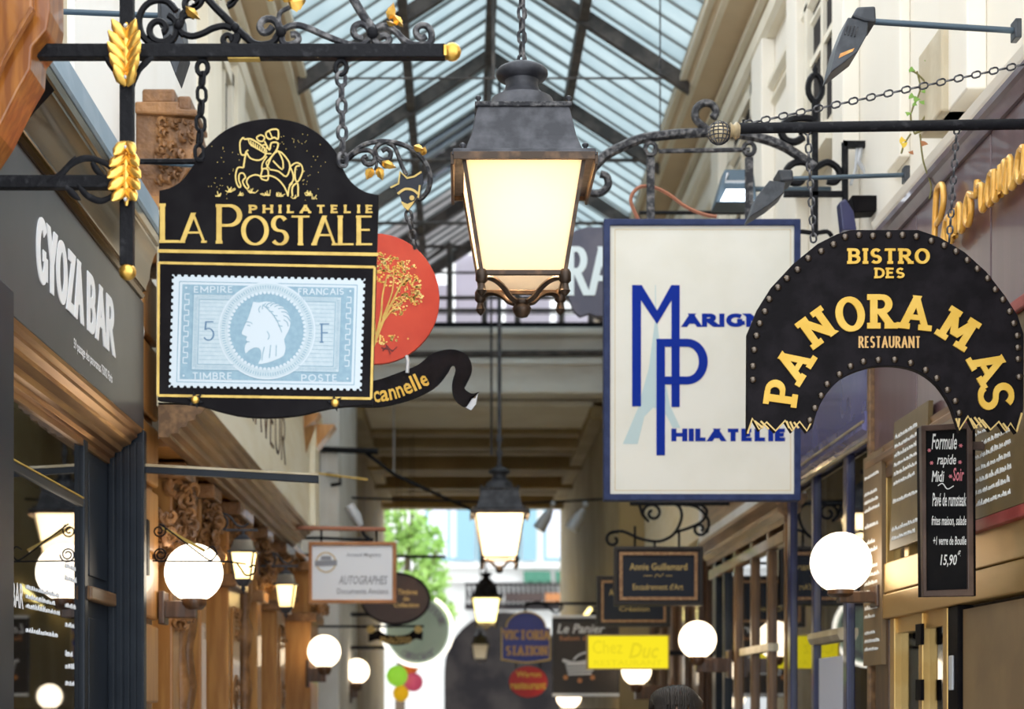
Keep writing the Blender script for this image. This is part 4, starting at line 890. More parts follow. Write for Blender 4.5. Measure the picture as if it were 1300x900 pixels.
# wall lanterns of the engraver's shop
def wall_lantern(label, px, py, k, Y, wx):
    """px, py = middle of the eaves of the lantern roof, k = size in px"""
    fr = PF(Y); t = thing('wall_lantern', label, 'lantern', fr(px, py + k), group='wall lanterns of the carved shop')
    c = fr(px, py); u = Y / FP * k
    def fz(h0, z0, h1, z1, m, nm, bev=.003): part(nm, MB().hexa([(c.x - h0, Y - h0, c.z + z0), (c.x + h0, Y - h0, c.z + z0), (c.x + h0, Y + h0, c.z + z0), (c.x - h0, Y + h0, c.z + z0), (c.x - h1, Y - h1, c.z + z1), (c.x + h1, Y - h1, c.z + z1), (c.x + h1, Y + h1, c.z + z1), (c.x - h1, Y + h1, c.z + z1)]), m, t, bevel=bev)
    fz(.50 * u, -.03 * u, .52 * u, .03 * u, 'lantern_metal', 'eaves')
    fz(.40 * u, .03 * u, .30 * u, .42 * u, 'lamp_glass', 'upper_glass', 0)
    fz(.30 * u, .42 * u, .10 * u, .62 * u, 'lantern_metal', 'cap')
    for sx, sy in ((1, 0), (-1, 0), (0, 1), (0, -1)):
        n = Vector((sx, sy, 0)); w_ = Vector((sy, sx, 0)); vs = []
        for e in (-.002, .002):
            vs += [c + n * (.27 * u + e) - w_ * .27 * u + Vector((0, 0, -.95 * u)), c + n * (.27 * u + e) + w_ * .27 * u + Vector((0, 0, -.95 * u)), c + n * (.40 * u + e) + w_ * .40 * u + Vector((0, 0, -.03 * u)), c + n * (.40 * u + e) - w_ * .40 * u + Vector((0, 0, -.03 * u))]
        part('glass_pane', MB().hexa(vs), 'lamp_glass', t)
    for sx in (-1, 1):
        for sy in (-1, 1): part('corner_bar', MB().tube([(c.x + sx * .41 * u, Y + sy * .41 * u, c.z), (c.x + sx * .275 * u, Y + sy * .275 * u, c.z - .96 * u)], .045 * u, 4), 'lantern_metal', t)
    fz(.14 * u, -1.2 * u, .29 * u, -.95 * u, 'lantern_metal', 'base')
    part('drop', MB().lathe((c.x, Y, c.z - 1.2 * u), [(.06 * u, 0), (.09 * u, -.1 * u), (.03 * u, -.2 * u), (0, -.32 * u)], 8), 'lantern_metal', t, smooth=50)
    zt = c.z + .78 * u
    part('bracket', MB().box(wx, c.x + .5 * u, Y - .012, Y + .012, zt - .04 * u, zt + .04 * u).tube([(c.x, Y, zt), (c.x, Y, c.z + .6 * u)], .06 * u, 6), 'lantern_metal', t)
    part('scroll', MB().tube([(wx + a * u, Y, zt + b * u) for a, b in spiral(.42, .3, .32, .08, -90, 380)], .04 * u, 5).tube([(wx + a * u, Y, zt + b * u) for a, b in smooth_pts([(.42, .62), (.75, .5), (1.0, .2), (1.25, .12), (1.45, .25)], 4)], .04 * u, 5), 'lantern_metal', t)
    part('wall_plate', MB().box(wx - .02, wx + .03 * u, Y - .05, Y + .05, zt - .55 * u, zt + .75 * u), 'lantern_metal', t, bevel=.005)
    d = bpy.data.lights.new('bulb', 'POINT'); d.energy = 13; d.color = (1, .78, .36); d.shadow_soft_size = .02
    l = bpy.data.objects.new('bulb', d); C.objects.link(l); l.parent = t; l.location = Vector((c.x, Y, c.z - .4 * u)) - t.location
wall_lantern('nearer of the two small wall lanterns on the carved wooden shop', 309, 701, 36, 10.0, -1.46)
wall_lantern('farther of the two small wall lanterns on the carved wooden shop', 363, 742, 30, 12.2, -1.42)
# ================================================================== STAMP SHOP SIGN AND ITS IRON BRACKET
YS = 5.0; fs = PF(YS); px = YS / FP
bk = thing('iron_sign_bracket', 'wrought iron bracket with gold acanthus leaves holding the black stamp sign', 'bracket', P(0, 232, YS))
part('top_bar', MB().prism(fs, [(27, 58), (565, 58), (565, 75), (27, 75)], -.02, .02), 'iron', bk, bevel=.003)
part('end_plate', MB().prism(fs, [(22, 50), (31, 50), (31, 96), (22, 96)], -.04, .04), 'dusty_iron', bk, bevel=.003)
part('post', MB().prism(fs, [(153, -60), (170, -60), (170, 338), (153, 338)], -.018, .018), 'iron', bk, bevel=.003)
part('lower_bar', MB().prism(fs, [(-60, 224), (153, 224), (153, 240), (-60, 240)], -.018, .018), 'iron', bk, bevel=.003)
part('end_ball', MB().ball(fs(574, 66), 11.5 * px, 18, 12), 'gold', bk, smooth=180)
part('drop_ball', MB().ball(fs(162, 345), 11 * px, 18, 12), 'gold', bk, smooth=180)
part('collar', MB().prism(fs, [(562, 60), (567, 60), (567, 73), (562, 73)], -.02, .02), 'gold', bk)
part('gilt_edge', MB().prism(fs, [(290, 75), (330, 75), (330, 76.5), (290, 76.5)], -.015, .015), 'gold_paint', bk)
def acanthus(cx, y0, y1, wd, m, par, flip=False, name='acanthus_leaf'):
    mb = MB(); H = y1 - y0; n = 5
    Z = lambda t: (y1 - t * H) if flip else (y0 + t * H)
    path = [fs(cx, Z(t), .03) for t in (0, .2, .5, .8, 1)]
    mb.tube(path, [.004, .013, .015, .012, .008], 8, flat=.7)
    for i in range(n):
        t = .12 + .74 * i / (n - 1); wl_ = wd * (.55 + .5 * math.sin(PI * (i + .7) / n))
        for sd in (-1, 1):
            pts = [(cx, Z(t + .16)), (cx + sd * wl_ * .26, Z(t + .08)), (cx + sd * wl_ * .46, Z(t - .02)), (cx + sd * wl_ * .62, Z(t - .10))]
            q = [fs(a, b, .03 + .012 * k) for k, (a, b) in enumerate(smooth_pts(pts, 3)[::3])]
            mb.tube(q, [.009, .018, .015, .003], 7, flat=.55)
    o = part(name, mb, m, par, smooth=70)
    rv = MB()
    for t in (.08, .92): rv.ball(fs(cx, Z(t), .045), .006, 8, 6)
    part('rivet', rv, 'silver_grey', o, smooth=180)
    return o
acanthus(163, 34, 111, 32, 'gold', bk); acanthus(163, 187, 265, 32, 'gold', bk, flip=True)
mb = MB()                                                # dark leaves curling on the lower bar and under the top bar
for pts in ([(75, 232), (90, 212), (110, 203), (132, 208), (146, 220), (148, 228)], [(100, 236), (112, 250), (130, 257), (146, 248), (140, 242)], [(60, 234), (78, 224), (92, 208), (97, 200)], [(85, 238), (96, 250), (104, 256)], [(135, 74), (142, 84), (150, 96), (154, 108)], [(195, 74), (186, 82), (178, 92), (172, 112)], [(118, 208), (126, 220), (136, 228)]):
    q = smooth_pts(pts, 4); n = len(q); mb.tube(fr_path(fs, q, .015), [.002 + .008 * math.sin(PI * min(1, .15 + i / n)) for i in range(n)], 6, flat=.6)
part('iron_leaf', mb, 'iron', bk, smooth=60)
def scr(pts, r=.010, m='iron', nm='scroll', par=None, fr=fs, d=0, k=0):
    return part(nm, MB().tube(fr_path(fr, smooth_pts(pts, 4) if k else pts, d), r, 6), m, par or bk, smooth=60)
big = spiral(196, 28, 22, 5, 60, -420, 40)
scr(spiral(203, 37, 18, 5, 30, 420, 34))
scr([(224, 14), (212, 2), (196, 1), (184, 8), (177, 22), (178, 38), (185, 50), (196, 57), (210, 57), (220, 50), (224, 38), (222, 26), (214, 19)], k=1)
scr([(226, 38), (230, 28), (232, 18), (240, 12), (250, 8), (256, 0), (254, -12)], k=1); scr(spiral(245, 4, 12, 4, 90, 470, 28))
scr([(226, 34), (232, 42), (244, 46), (258, 42), (270, 36), (284, 33), (294, 36)], k=1); scr(spiral(241, 32, 15, 12, 120, 300, 16), .009)
scr([(258, -8), (272, 8), (286, 22), (299, 35), (312, 47), (322, 55), (334, 57), (346, 54), (352, 46), (356, 40)], .011, k=1)
scr(spiral(290, 50, 10, 3, -40, 420, 30), .009); scr([(294, 34), (302, 42), (302, 50), (298, 57)], .008, k=1)
scr([(290, 6), (300, -2), (304, -14)], .009, k=1); scr(spiral(286, -6, 15, 5, 80, -220, 24), .009)
scr([(356, 42), (352, 30), (344, 24), (334, 26), (330, 34), (334, 41), (341, 40), (346, 34)], .011, 'dusty_iron', k=1)
scr([(358, 42), (358, 52), (364, 57), (374, 55), (379, 50), (376, 44), (369, 44)], .010, 'dusty_iron', k=1)
scr([(356, 40), (366, 34), (378, 32), (392, 36), (410, 44), (430, 52), (446, 57), (460, 57), (468, 50), (472, 44)], .010, 'dusty_iron', k=1)
scr([(358, 38), (354, 26), (356, 16), (366, 10), (376, 4), (380, -8)], .007, 'dusty_iron', k=1)
scr([(472, 44), (466, 34), (458, 30), (450, 34), (449, 42), (454, 48), (461, 49)], .010, 'dusty_iron', k=1)
scr([(474, 44), (476, 53), (484, 57), (492, 55), (494, 49), (489, 45), (483, 46)], .010, 'dusty_iron', k=1)
scr([(446, -6), (454, 8), (464, 24), (474, 38)], .013, 'dusty_iron', k=1)
scr([(478, 36), (486, 33), (496, 36), (504, 42), (512, 50), (522, 56), (536, 57), (546, 54), (548, 44), (544, 35), (536, 32), (529, 36), (529, 44), (535, 49), (541, 46)], .010, 'dusty_iron', k=1)
for a, b, r in ((357, 42, .016), (473, 43, .018), (227, 33, .014), (299, 36, .013)): part('knot', MB().ball(fs(a, b, .008), r, 10, 7), 'iron', bk, smooth=180)
def leaf(cx, cy, ln, wd, ang, par, m='gold', fr=fs, d=.015):
    mb = MB(); c, s_ = math.cos(math.radians(ang)), math.sin(math.radians(ang)); L = []; R = []
    for i in range(9):
        t = i / 8; h = wd * math.sin(PI * min(1, t ** .75)) * (1 + .18 * (i % 2)) / 2
        L.append(((cx + (t - .5) * ln * c - h * s_), cy + (t - .5) * ln * s_ + h * c, t)); R.append(((cx + (t - .5) * ln * c + h * s_), cy + (t - .5) * ln * s_ - h * c, t))
    vs = []; fsx = []
    for i in range(9):
        mid = ((L[i][0] + R[i][0]) / 2, (L[i][1] + R[i][1]) / 2)
        vs += [fr(L[i][0], L[i][1], d), fr(mid[0], mid[1], d + .012), fr(R[i][0], R[i][1], d), fr(mid[0], mid[1], d - .003)]
        if i:
            a = 4 * (i - 1); b = 4 * i; fsx += [(a, a + 1, b + 1, b), (a + 1, a + 2, b + 2, b + 1), (a + 2, a + 3, b + 3, b + 2), (a + 3, a, b, b + 3)]
    mb.add(vs, fsx); return part('gold_leaf', mb, m, par, smooth=40)
leaf(246, 20, 24, 11, 40, bk); leaf(378, 6, 22, 20, -10, bk); leaf(365, 1, 14, 10, 20, bk); leaf(345, 0, 16, 9, 10, bk)
leaf(497, 17, 22, 11, -75, bk); leaf(506, 30, 18, 10, 50, bk); leaf(497, 33, 12, 6, 20, bk)
for x in (257, 433): part('eye_loop', MB().tube([fs(x + 7 * math.sin(2 * PI * i / 12) * (1 if i < 6 else 1), 86 - 9 * math.cos(2 * PI * i / 12)) for i in range(12)], .0075, 6, closed=True), 'iron', bk, smooth=60)
chain(bk, fs(257, 92), fs(254, 206, .02), .040, .0058, 'iron'); chain(bk, fs(433, 92), fs(436, 214, .02), .040, .0062, 'dusty_iron')

ss = thing('stamp_shop_sign', 'black and gold stamp dealer sign with a blue postage stamp and horse rider', 'sign', P(340, 530, YS))
out = [(201, 509), (203, 243)] + smooth_pts([(203, 243), (216, 240), (231, 231), (243, 216), (252, 200)], 3)[1:] + smooth_pts([(252, 200), (266, 184), (285, 168), (310, 157), (345, 152), (378, 157), (400, 168), (418, 183), (431, 201)], 3)[1:] + smooth_pts([(431, 201), (436, 216), (446, 232), (462, 244), (481, 249)], 3)[1:] + [(473, 515), (460, 515)] + smooth_pts([(460, 515), (420, 519), (380, 528), (340, 531), (300, 528), (255, 516)], 3)[1:]
BF = .012                                                # half thickness of the board
part('board', MB().prism(fs, out, -BF, BF), 'black_board', ss, bevel=.002)
z4 = zoomf(fs, 200, 150, 1300 / 290); E = BF
mb = MB()
def gl(p, wd=9): mb.ribbon(z4, smooth_pts(p, 3), wd, E, E + .0015)
# galloping horse and rider in gold line work
gl([(490, 118), (474, 140), (472, 170), (476, 205), (486, 218), (502, 214), (508, 198), (520, 190)], 8); gl([(490, 118), (500, 128), (530, 126), (560, 140), (590, 160), (612, 180), (625, 200)], 9)
for i in range(8): gl([(520 + i * 13, 128 + i * 8), (526 + i * 12, 150 + i * 8), (540 + i * 12, 168 + i * 6)], 6)
gl([(508, 205), (500, 235), (496, 262), (492, 290)], 9); gl([(512, 205), (530, 235), (570, 248), (600, 238), (618, 215), (622, 190)], 8)
gl([(492, 290), (460, 290), (448, 330), (450, 365), (462, 395), (472, 402), (476, 388), (466, 360), (470, 325), (492, 322), (505, 345)], 8)
gl([(505, 345), (488, 365), (496, 390), (512, 408), (522, 398), (510, 372), (522, 345), (560, 330), (600, 340), (640, 335), (680, 350), (715, 385), (735, 420), (745, 452)], 8)
gl([(745, 452), (752, 400), (770, 378)], 8); gl([(770, 452), (770, 400), (800, 380), (802, 452)], 9); gl([(752, 390), (775, 360), (772, 320), (756, 285)], 8)
gl([(756, 285), (790, 262), (820, 275), (828, 310), (808, 360), (792, 368), (784, 330), (790, 285), (812, 280)], 8)
gl([(640, 240), (690, 195), (740, 240), (756, 285), (735, 340), (690, 310), (640, 300)], 8); gl([(690, 195), (715, 250), (712, 300), (660, 250)], 8)
gl([(566, 118), (590, 104), (612, 118), (600, 140), (575, 135), (566, 118)], 8); gl([(612, 140), (640, 190), (650, 150), (688, 150), (680, 190), (650, 230), (625, 290)], 9)
gl([(620, 92), (650, 74), (688, 76), (688, 128), (668, 118), (640, 128), (622, 112), (620, 92)], 9); gl([(640, 84), (655, 118)], 7)
gl([(600, 300), (590, 345), (612, 360), (632, 355), (630, 300), (600, 296)], 8); gl([(625, 225), (600, 265), (596, 300)], 7); gl([(640, 240), (620, 265), (640, 295)], 6); gl([(600, 160), (625, 165), (618, 205), (650, 210)], 7)
rr = random.Random(2)
for cx, cy, n in ((350, 440, 7), (410, 415, 9), (470, 435, 7), (545, 420, 10), (625, 435, 9), (700, 440, 9), (790, 452, 4), (860, 435, 10), (895, 455, 4)):
    for _ in range(n):
        a = rr.uniform(-2.7, -.4); l = rr.uniform(12, 34); mb.ribbon(z4, [(cx + rr.uniform(-18, 18), cy + 14), (cx + rr.uniform(-18, 18) + l * math.cos(a), cy + 14 + l * math.sin(a))], 4, E, E + .0012)
dots(mb, z4, [(rr.gauss(*g), rr.gauss(*h)) for g, h in [((390, 45), (250, 70)), ((850, 45), (240, 70)), ((370, 40), (390, 30)), ((760, 50), (150, 25)), ((860, 40), (350, 50))] for _ in range(14)], 2.2, 5, E, E + .001)
part('rider_drawing', mb, 'gold_line', ss, label='gold line drawing of a galloping horse and rider')
mb = MB()
letters('gold_paint', ss, z4, 'L', 20, 494, 132, 716, 29, 15, 4, d0=E, d1=E + .002); letters('gold_paint', ss, z4, 'A', 138, 546, 275, 716, 26, 11, 3, d0=E, d1=E + .002)
letters('gold_paint', ss, z4, 'P', 340, 498, 480, 720, 30, 15, 4, d0=E, d1=E + .002); letters('gold_paint', ss, z4, 'OSTALE', 482, 562, 1226, 730, 26, 11, 3, gap=.1, d0=E, d1=E + .002)
letters('gold_paint', ss, z4, 'PHILATELIE', 526, 501, 1226, 548, 14, 10, 2, gap=.55, d0=E, d1=E + .002)
mb = MB()
for p in ([(201.5, 320), (480.5, 324.5)],): mb.ribbon(fs, p, 4.2, E, E + .0015)
q = [(202.5, 335), (476, 340.5), (471.5, 507), (201.5, 503)]
for i in range(4): mb.ribbon(fs, [q[i], q[(i + 1) % 4]], 3.2, E, E + .0015)
part('gold_border', mb, 'gold_paint', ss)
# the postage stamp
z5 = zoomf(fs, 200, 330, 1243 / 290)
def edge(a, b, n, r):
    A, B = Vector(a), Vector(b); t = (B - A).normalized(); nn = Vector((t.y, -t.x)); out = []; step = (B - A).length / n
    for i in range(n):
        s0 = A + t * step * i; out += [tuple(s0), tuple(s0 + t * step * .28 + nn * 0), tuple(s0 + t * step * .42 - nn * r), tuple(s0 + t * step * .72 - nn * r), tuple(s0 + t * step * .86)]
    return out
cn = [(66, 698), (84, 86), (1132, 108), (1112, 716)]
pts = edge(cn[0], cn[1], 17, 11) + edge(cn[1], cn[2], 29, 11) + edge(cn[2], cn[3], 17, 11) + edge(cn[3], cn[0], 29, 11)
sp = part('stamp', MB().prism(z5, pts, E, E + .003), 'stamp_paper', ss, label='pale blue perforated postage stamp')
def quad_at(u0, v0, u1, v1):                            # stamp space (0..1) -> slightly skewed stamp corners
    def m_(u, v):
        a = Vector(cn[1]).lerp(Vector(cn[2]), u); b = Vector(cn[0]).lerp(Vector(cn[3]), u); return tuple(a.lerp(b, v))
    return [m_(u0, v0), m_(u1, v0), m_(u1, v1), m_(u0, v1)]
e0 = E + .003
def flat(pts, m, nm, lv): part(nm, MB().prism(z5, pts, e0 + .0004 * (lv - 1), e0 + .0004 * lv), m, sp)
def box_line(mb, u0, v0, u1, v1, wd, lv):
    q = quad_at(u0, v0, u1, v1)
    for i in range(4): mb.ribbon(z5, [q[i], q[(i + 1) % 4]], wd, e0, e0 + .0004 * lv)
flat(quad_at(.055, .085, .945, .925), 'stamp_blue', 'printed_field', 1)
flat(quad_at(.115, .17, .88, .84), 'stamp_pale', 'printed_field', 2)
mb = MB(); box_line(mb, .04, .06, .96, .95, 4, 1); box_line(mb, .115, .17, .88, .84, 4, 3); box_line(mb, .145, .215, .85, .79, 4, 3)
q = quad_at(.13, .193, .865, .815)
for i in range(4):                                      # ladder border
    A, B = Vector(q[i]), Vector(q[(i + 1) % 4]); L_ = (B - A).length; t = (B - A).normalized(); nn = Vector((-t.y, t.x)) * 9
    for k in range(int(L_ / 9)):
        c = A + t * (k * 9 + 5); mb.ribbon(z5, [tuple(c - nn), tuple(c + nn)], 2.4, e0, e0 + .0004 * 3)
part('ruled_border', mb, 'stamp_ink' if False else 'stamp_blue', sp)
mb = MB()                                               # fine ruled shading
for k in range(15):
    v = .245 + k * .036; q = quad_at(.15, v, .845, v); mb.ribbon(z5, [q[0], q[1]], 1.6, e0, e0 + .0004 * 2.6)
part('ruled_shading', mb, 'stamp_blue', sp)
mb = MB()                                               # key pattern down both sides
for u0, sgn in ((.062, 1), (.938, -1)):
    pts = []
    for k in range(7):
        v = .17 + k * .094
        pts += [(u0, v), (u0 + sgn * .028, v), (u0 + sgn * .028, v + .055), (u0 + sgn * .012, v + .055)] if False else [(u0 + sgn * .03, v), (u0 + sgn * .008, v), (u0 + sgn * .008, v + .05), (u0 + sgn * .03, v + .05)]
    q = [quad_at(u, v, u, v)[0] for u, v in pts]
    for i in range(len(q) - 1): mb.ribbon(z5, [q[i], q[i + 1]], 5, e0, e0 + .0004 * 2)
dots(mb, z5, [quad_at(u, v, u, v)[0] for u, v in ((.075, .115), (.925, .115), (.075, .895), (.925, .895))], 6, 8, e0, e0 + .0008)
for s_, u0, v0, u1, v1 in (('EMPIRE', .115, .10, .315, .145), ('TIMBRE', .12, .865, .325, .915), ('POSTE', .685, .865, .87, .915)):
    a = quad_at(u0, v0, u1, v1); word(mb, z5, s_, a[0][0], a[0][1], a[1][0], a[3][1] + 8, 6, 5, gap=.22, d0=e0, d1=e0 + .0008)
a = quad_at(.655, .10, .89, .15); word(mb, z5, 'FRANCAIS', a[0][0], a[0][1], a[1][0], a[3][1] + 4, 6, 5, gap=.2, d0=e0, d1=e0 + .0008)
mb.ribbon(z5, [(905, 190), (909, 196), (902, 200)], 4, e0, e0 + .0008)
part('stamp_lettering', mb, 'stamp_paper', sp)
MC, MR = (598, 392), 265
circ = lambda r, n=56: [(MC[0] + r * math.cos(2 * PI * i / n), MC[1] + r * math.sin(2 * PI * i / n)) for i in range(n)]
flat(circ(264), 'stamp_paper', 'medallion', 3.5); flat(circ(256), 'stamp_pale', 'medallion', 4); flat(circ(210), 'stamp_blue', 'medallion', 5)
mb = MB()
for k in range(110):
    a = 2 * PI * k / 110; mb.ribbon(z5, [(MC[0] + 228 * math.cos(a), MC[1] + 228 * math.sin(a)), (MC[0] + 246 * math.cos(a), MC[1] + 246 * math.sin(a))], 4, e0, e0 + .0004 * 4.6)
part('medallion_hatching', mb, 'stamp_blue', sp)
mb = MB(); dots(mb, z5, circ(207, 58), 9, 7, e0, e0 + .0004 * 6); part('pearl_ring', mb, 'stamp_paper', sp)
prof = smooth_pts([(525, 235), (510, 285), (498, 320), (487, 345), (470, 385), (462, 408), (478, 418), (492, 425), (484, 440), (494, 452), (484, 466), (478, 490), (484, 515), (500, 500), (528, 484), (556, 486), (568, 510), (566, 545), (552, 572), (600, 566), (650, 548), (690, 526), (700, 480), (692, 440), (712, 400), (726, 355), (716, 300), (684, 262), (640, 240), (590, 234), (555, 240)], 2)
flat(prof, 'stamp_paper', 'profile_head', 6.5)
mb = MB()
for k in range(9):                                      # hair and wreath strokes
    a = -2.6 + k * .33; mb.ribbon(z5, smooth_pts([(620 + 70 * math.cos(a), 330 + 70 * math.sin(a)), (622 + 88 * math.cos(a + .15), 330 + 84 * math.sin(a + .15)), (624 + 100 * math.cos(a + .4), 330 + 90 * math.sin(a + .4))], 3), 4.6, e0, e0 + .0004 * 7.4)
for p in ([(575, 250), (620, 290), (655, 340), (680, 400)], [(590, 262), (612, 268)], [(610, 285), (634, 290)], [(632, 308), (656, 312)], [(648, 336), (672, 340)], [(660, 365), (684, 368)], [(480, 345), (505, 345), (520, 355)], [(492, 362), (508, 366)], [(486, 452), (505, 452)], [(600, 395), (612, 420), (604, 440)], [(585, 480), (576, 520), (572, 555)], [(620, 470), (612, 540)], [(650, 470), (648, 530)]):
    mb.ribbon(z5, smooth_pts(p, 3), 4.6, e0, e0 + .0004 * 7.4)
part('profile_engraving', mb, 'stamp_blue', sp)
mb = MB(); word(mb, z5, '5', 252, 340, 316, 446, 9, 6, d0=e0, d1=e0 + .0012); word(mb, z5, 'F', 890, 352, 938, 456, 9, 6, 6, d0=e0, d1=e0 + .0012)
part('value_lettering', mb, 'stamp_ink', sp)
for x, y in ((249, 509), (426, 513)):                   # star bolts
    a0 = .3; star = [(x + (11 if i % 2 == 0 else 5) * math.cos(a0 + PI * i / 6), y + (11 if i % 2 == 0 else 5) * math.sin(a0 + PI * i / 6)) for i in range(12)]
    s_ = part('star_bolt', MB().prism(fs, star, E, E + .006), 'iron', ss); part('bolt_head', MB().ball(fs(x, y, E + .008), .012, 10, 7), 'gold', s_, smooth=180)

# ================================================================== ROUND RED SIGN WITH A TREE
YR_ = 7.2; fr = PF(YR_); pr = YR_ / FP
rb = thing('scroll_ring_bracket', 'thin iron ring bracket with gold leaves and a pennant, behind the black sign', 'bracket', P(130, 240, YR_))
part('arm', MB().tube([Vector((-1.5, YR_, fr(440, 205).z)), fr(438, 205), fr(448, 196)], .012, 6), 'iron', rb)
def sc2(p, r=.010, m='dusty_iron', nm='scroll'): return part(nm, MB().tube(fr_path(fr, smooth_pts(p, 4)), r, 6), m, rb, smooth=60)
sc2([(438, 202), (448, 194), (462, 184), (478, 180), (494, 180), (512, 184), (528, 193), (540, 207), (546, 224), (544, 240), (536, 251), (530, 253)], .011)
sc2([(446, 198), (456, 192), (468, 191), (475, 196), (476, 204), (470, 209), (463, 207), (461, 201), (466, 198)]); sc2([(478, 198), (476, 190), (482, 183), (490, 180)]); sc2([(478, 199), (486, 203), (494, 201), (496, 194), (491, 189), (485, 192)])
sc2([(478, 200), (484, 208), (490, 213)], .006); sc2([(478, 202), (478, 210), (476, 216)], .006); sc2([(492, 182), (500, 186), (505, 196), (510, 210), (516, 222)], .009)
for a in ((469, 222, 17, 11, 115), (483, 222, 18, 10, 70), (494, 211, 20, 10, 20), (532, 190, 14, 9, 20), (538, 193, 12, 8, -70)): leaf(*a, rb, 'gold', fr)
pn = part('pennant', MB().prism(fr, [(508, 218), (517, 226), (526, 224), (536, 218), (538, 232), (532, 250), (518, 268), (512, 262), (508, 250), (502, 240), (496, 239), (506, 233)], -.005, .008), 'slate_blue_sign', rb, label='small dark pennant with gold edging')
mb = MB(); mb.ribbon(fr, smooth_pts([(505, 247), (514, 241), (524, 242), (531, 247)], 4), 3, .008, .011)
for p in ([(496, 239), (506, 234), (508, 219), (517, 227), (526, 225), (535, 219)], [(533, 236), (531, 252)]): mb.ribbon(fr, p, 2.2, .008, .011)
mb.prism(fr, [(509, 256), (517, 260), (526, 256), (530, 250), (524, 260), (518, 268), (512, 263)], .008, .011); dots(mb, fr, [(523, 252)], 3.2, 10, .008, .011)
part('gold_edging', mb, 'gold_line', pn)
chain(rb, fr(518, 268), fr(528, 318), .045, .007, 'dusty_iron')
rs = thing('round_red_sign', 'round red sign with a golden tree, half hidden by the black stamp sign', 'sign', P(476, 462, YR_))
part('disc', MB().prism(fr, arc(476, 380, 82, 83, 0, 360, 56)[:-1], -.012, .012), 'red_board', rs, bevel=.003)
mb = MB(); rr = random.Random(4)
for p, wd in (([(474, 440), (482, 420), (490, 400), (498, 385), (508, 365), (518, 350)], 4), ([(478, 428), (484, 400), (486, 375), (492, 350)], 3), ([(482, 415), (500, 392), (516, 380)], 2.5), ([(486, 405), (498, 372), (500, 345)], 2.2), ([(476, 425), (474, 395), (470, 360), (460, 340)], 3), ([(466, 432), (455, 400), (440, 370)], 3)):
    q = smooth_pts(p, 4); mb.ribbon(fr, q, [wd * (1 - .6 * i / len(q)) for i in range(len(q))], .012, .015)
part('painted_trunk', mb, 'gold_paint', rs)
mb = MB()
for cx, cy, r, n in ((495, 345, 20, 120), (520, 365, 16, 110), (505, 390, 12, 60), (482, 335, 14, 60), (455, 345, 25, 90), (528, 378, 10, 50), (515, 345, 14, 60)):
    for _ in range(n):
        a = rr.uniform(0, 2 * PI); d_ = r * rr.random() ** .5; x, y = cx + d_ * math.cos(a), cy + d_ * math.sin(a); s_ = rr.uniform(.8, 2.0); b = rr.uniform(0, 3)
        if x > 540: continue
        mb.prism(fr, [(x + s_ * math.cos(b + i * 2 * PI / 5), y + s_ * .8 * math.sin(b + i * 2 * PI / 5)) for i in range(5)], .012, .0145)
for _ in range(40): x, y = rr.gauss(486, 11), rr.gauss(431, 3); dots(mb, fr, [(x, y)], rr.uniform(.8, 1.8), 5, .012, .0145)
part('painted_leaves', mb, 'autumn_gold', rs)
mb = MB()
for p in ([(486, 446), (492, 440), (498, 447), (504, 441)], [(484, 442), (500, 446)], [(490, 438), (496, 450)]): mb.ribbon(fr, p, 1.4, .012, .0145)
part('signature', mb, 'dark_red_ink', rs)
part('hook', MB().tube([fr(516, 452, .01), fr(518, 460, .01), fr(517, 474, .01)], .008, 6), 'silver_grey', rs)
rbn = thing('ribbon_sign', 'black ribbon shaped sign with a curled tail hanging below the red disc', 'sign', P(540, 515, YR_))
part('ribbon', MB().strip(fr, smooth_pts([(390, 486), (440, 489), (478, 483), (505, 474), (530, 464), (545, 452), (558, 446), (574, 444), (588, 448), (597, 458), (599, 472), (592, 488), (590, 494), (599, 500), (608, 498)], 4), smooth_pts([(390, 512), (440, 516), (480, 517), (510, 511), (535, 502), (555, 490), (568, 474), (573, 465), (577, 465), (578, 472), (574, 487), (575, 502), (582, 512), (592, 517), (596, 506)], 4), -.01, .01), 'leather_board', rbn)
part('ribbon_tip', MB().prism(fr, [(590, 505), (603, 506), (607, 499), (604, 514), (598, 521), (590, 517)], -.008, .006), 'silver_grey', rbn)
mb = MB(); base = smooth_pts([(476, 512), (500, 508), (522, 500), (546, 489)], 8)
def on_curve(s_):                                        # lettering that follows the ribbon
    mbt = MB(); flatf = lambda a, b, d=0.: Vector((a, d, b)); fonttext(mbt, flatf, s_, 0, 1, 1, 0, .0, bold=.02); return mbt
mt = on_curve('cannelle'); n = len(base) - 1
for v in mt.v:
    t = v.x * n; i = min(int(t), n - 1); a = Vector(base[i]).lerp(Vector(base[i + 1]), t - i); tg = (Vector(base[min(i + 1, n)]) - Vector(base[max(i - 1, 0)])).normalized(); nn = Vector((tg.y, -tg.x))
    q = a + nn * (v.z * 21); p3 = fr(q.x, q.y, .0115); v.x, v.y, v.z = p3.x, p3.y, p3.z
part('lettering', mt, 'letter_gold', rbn)

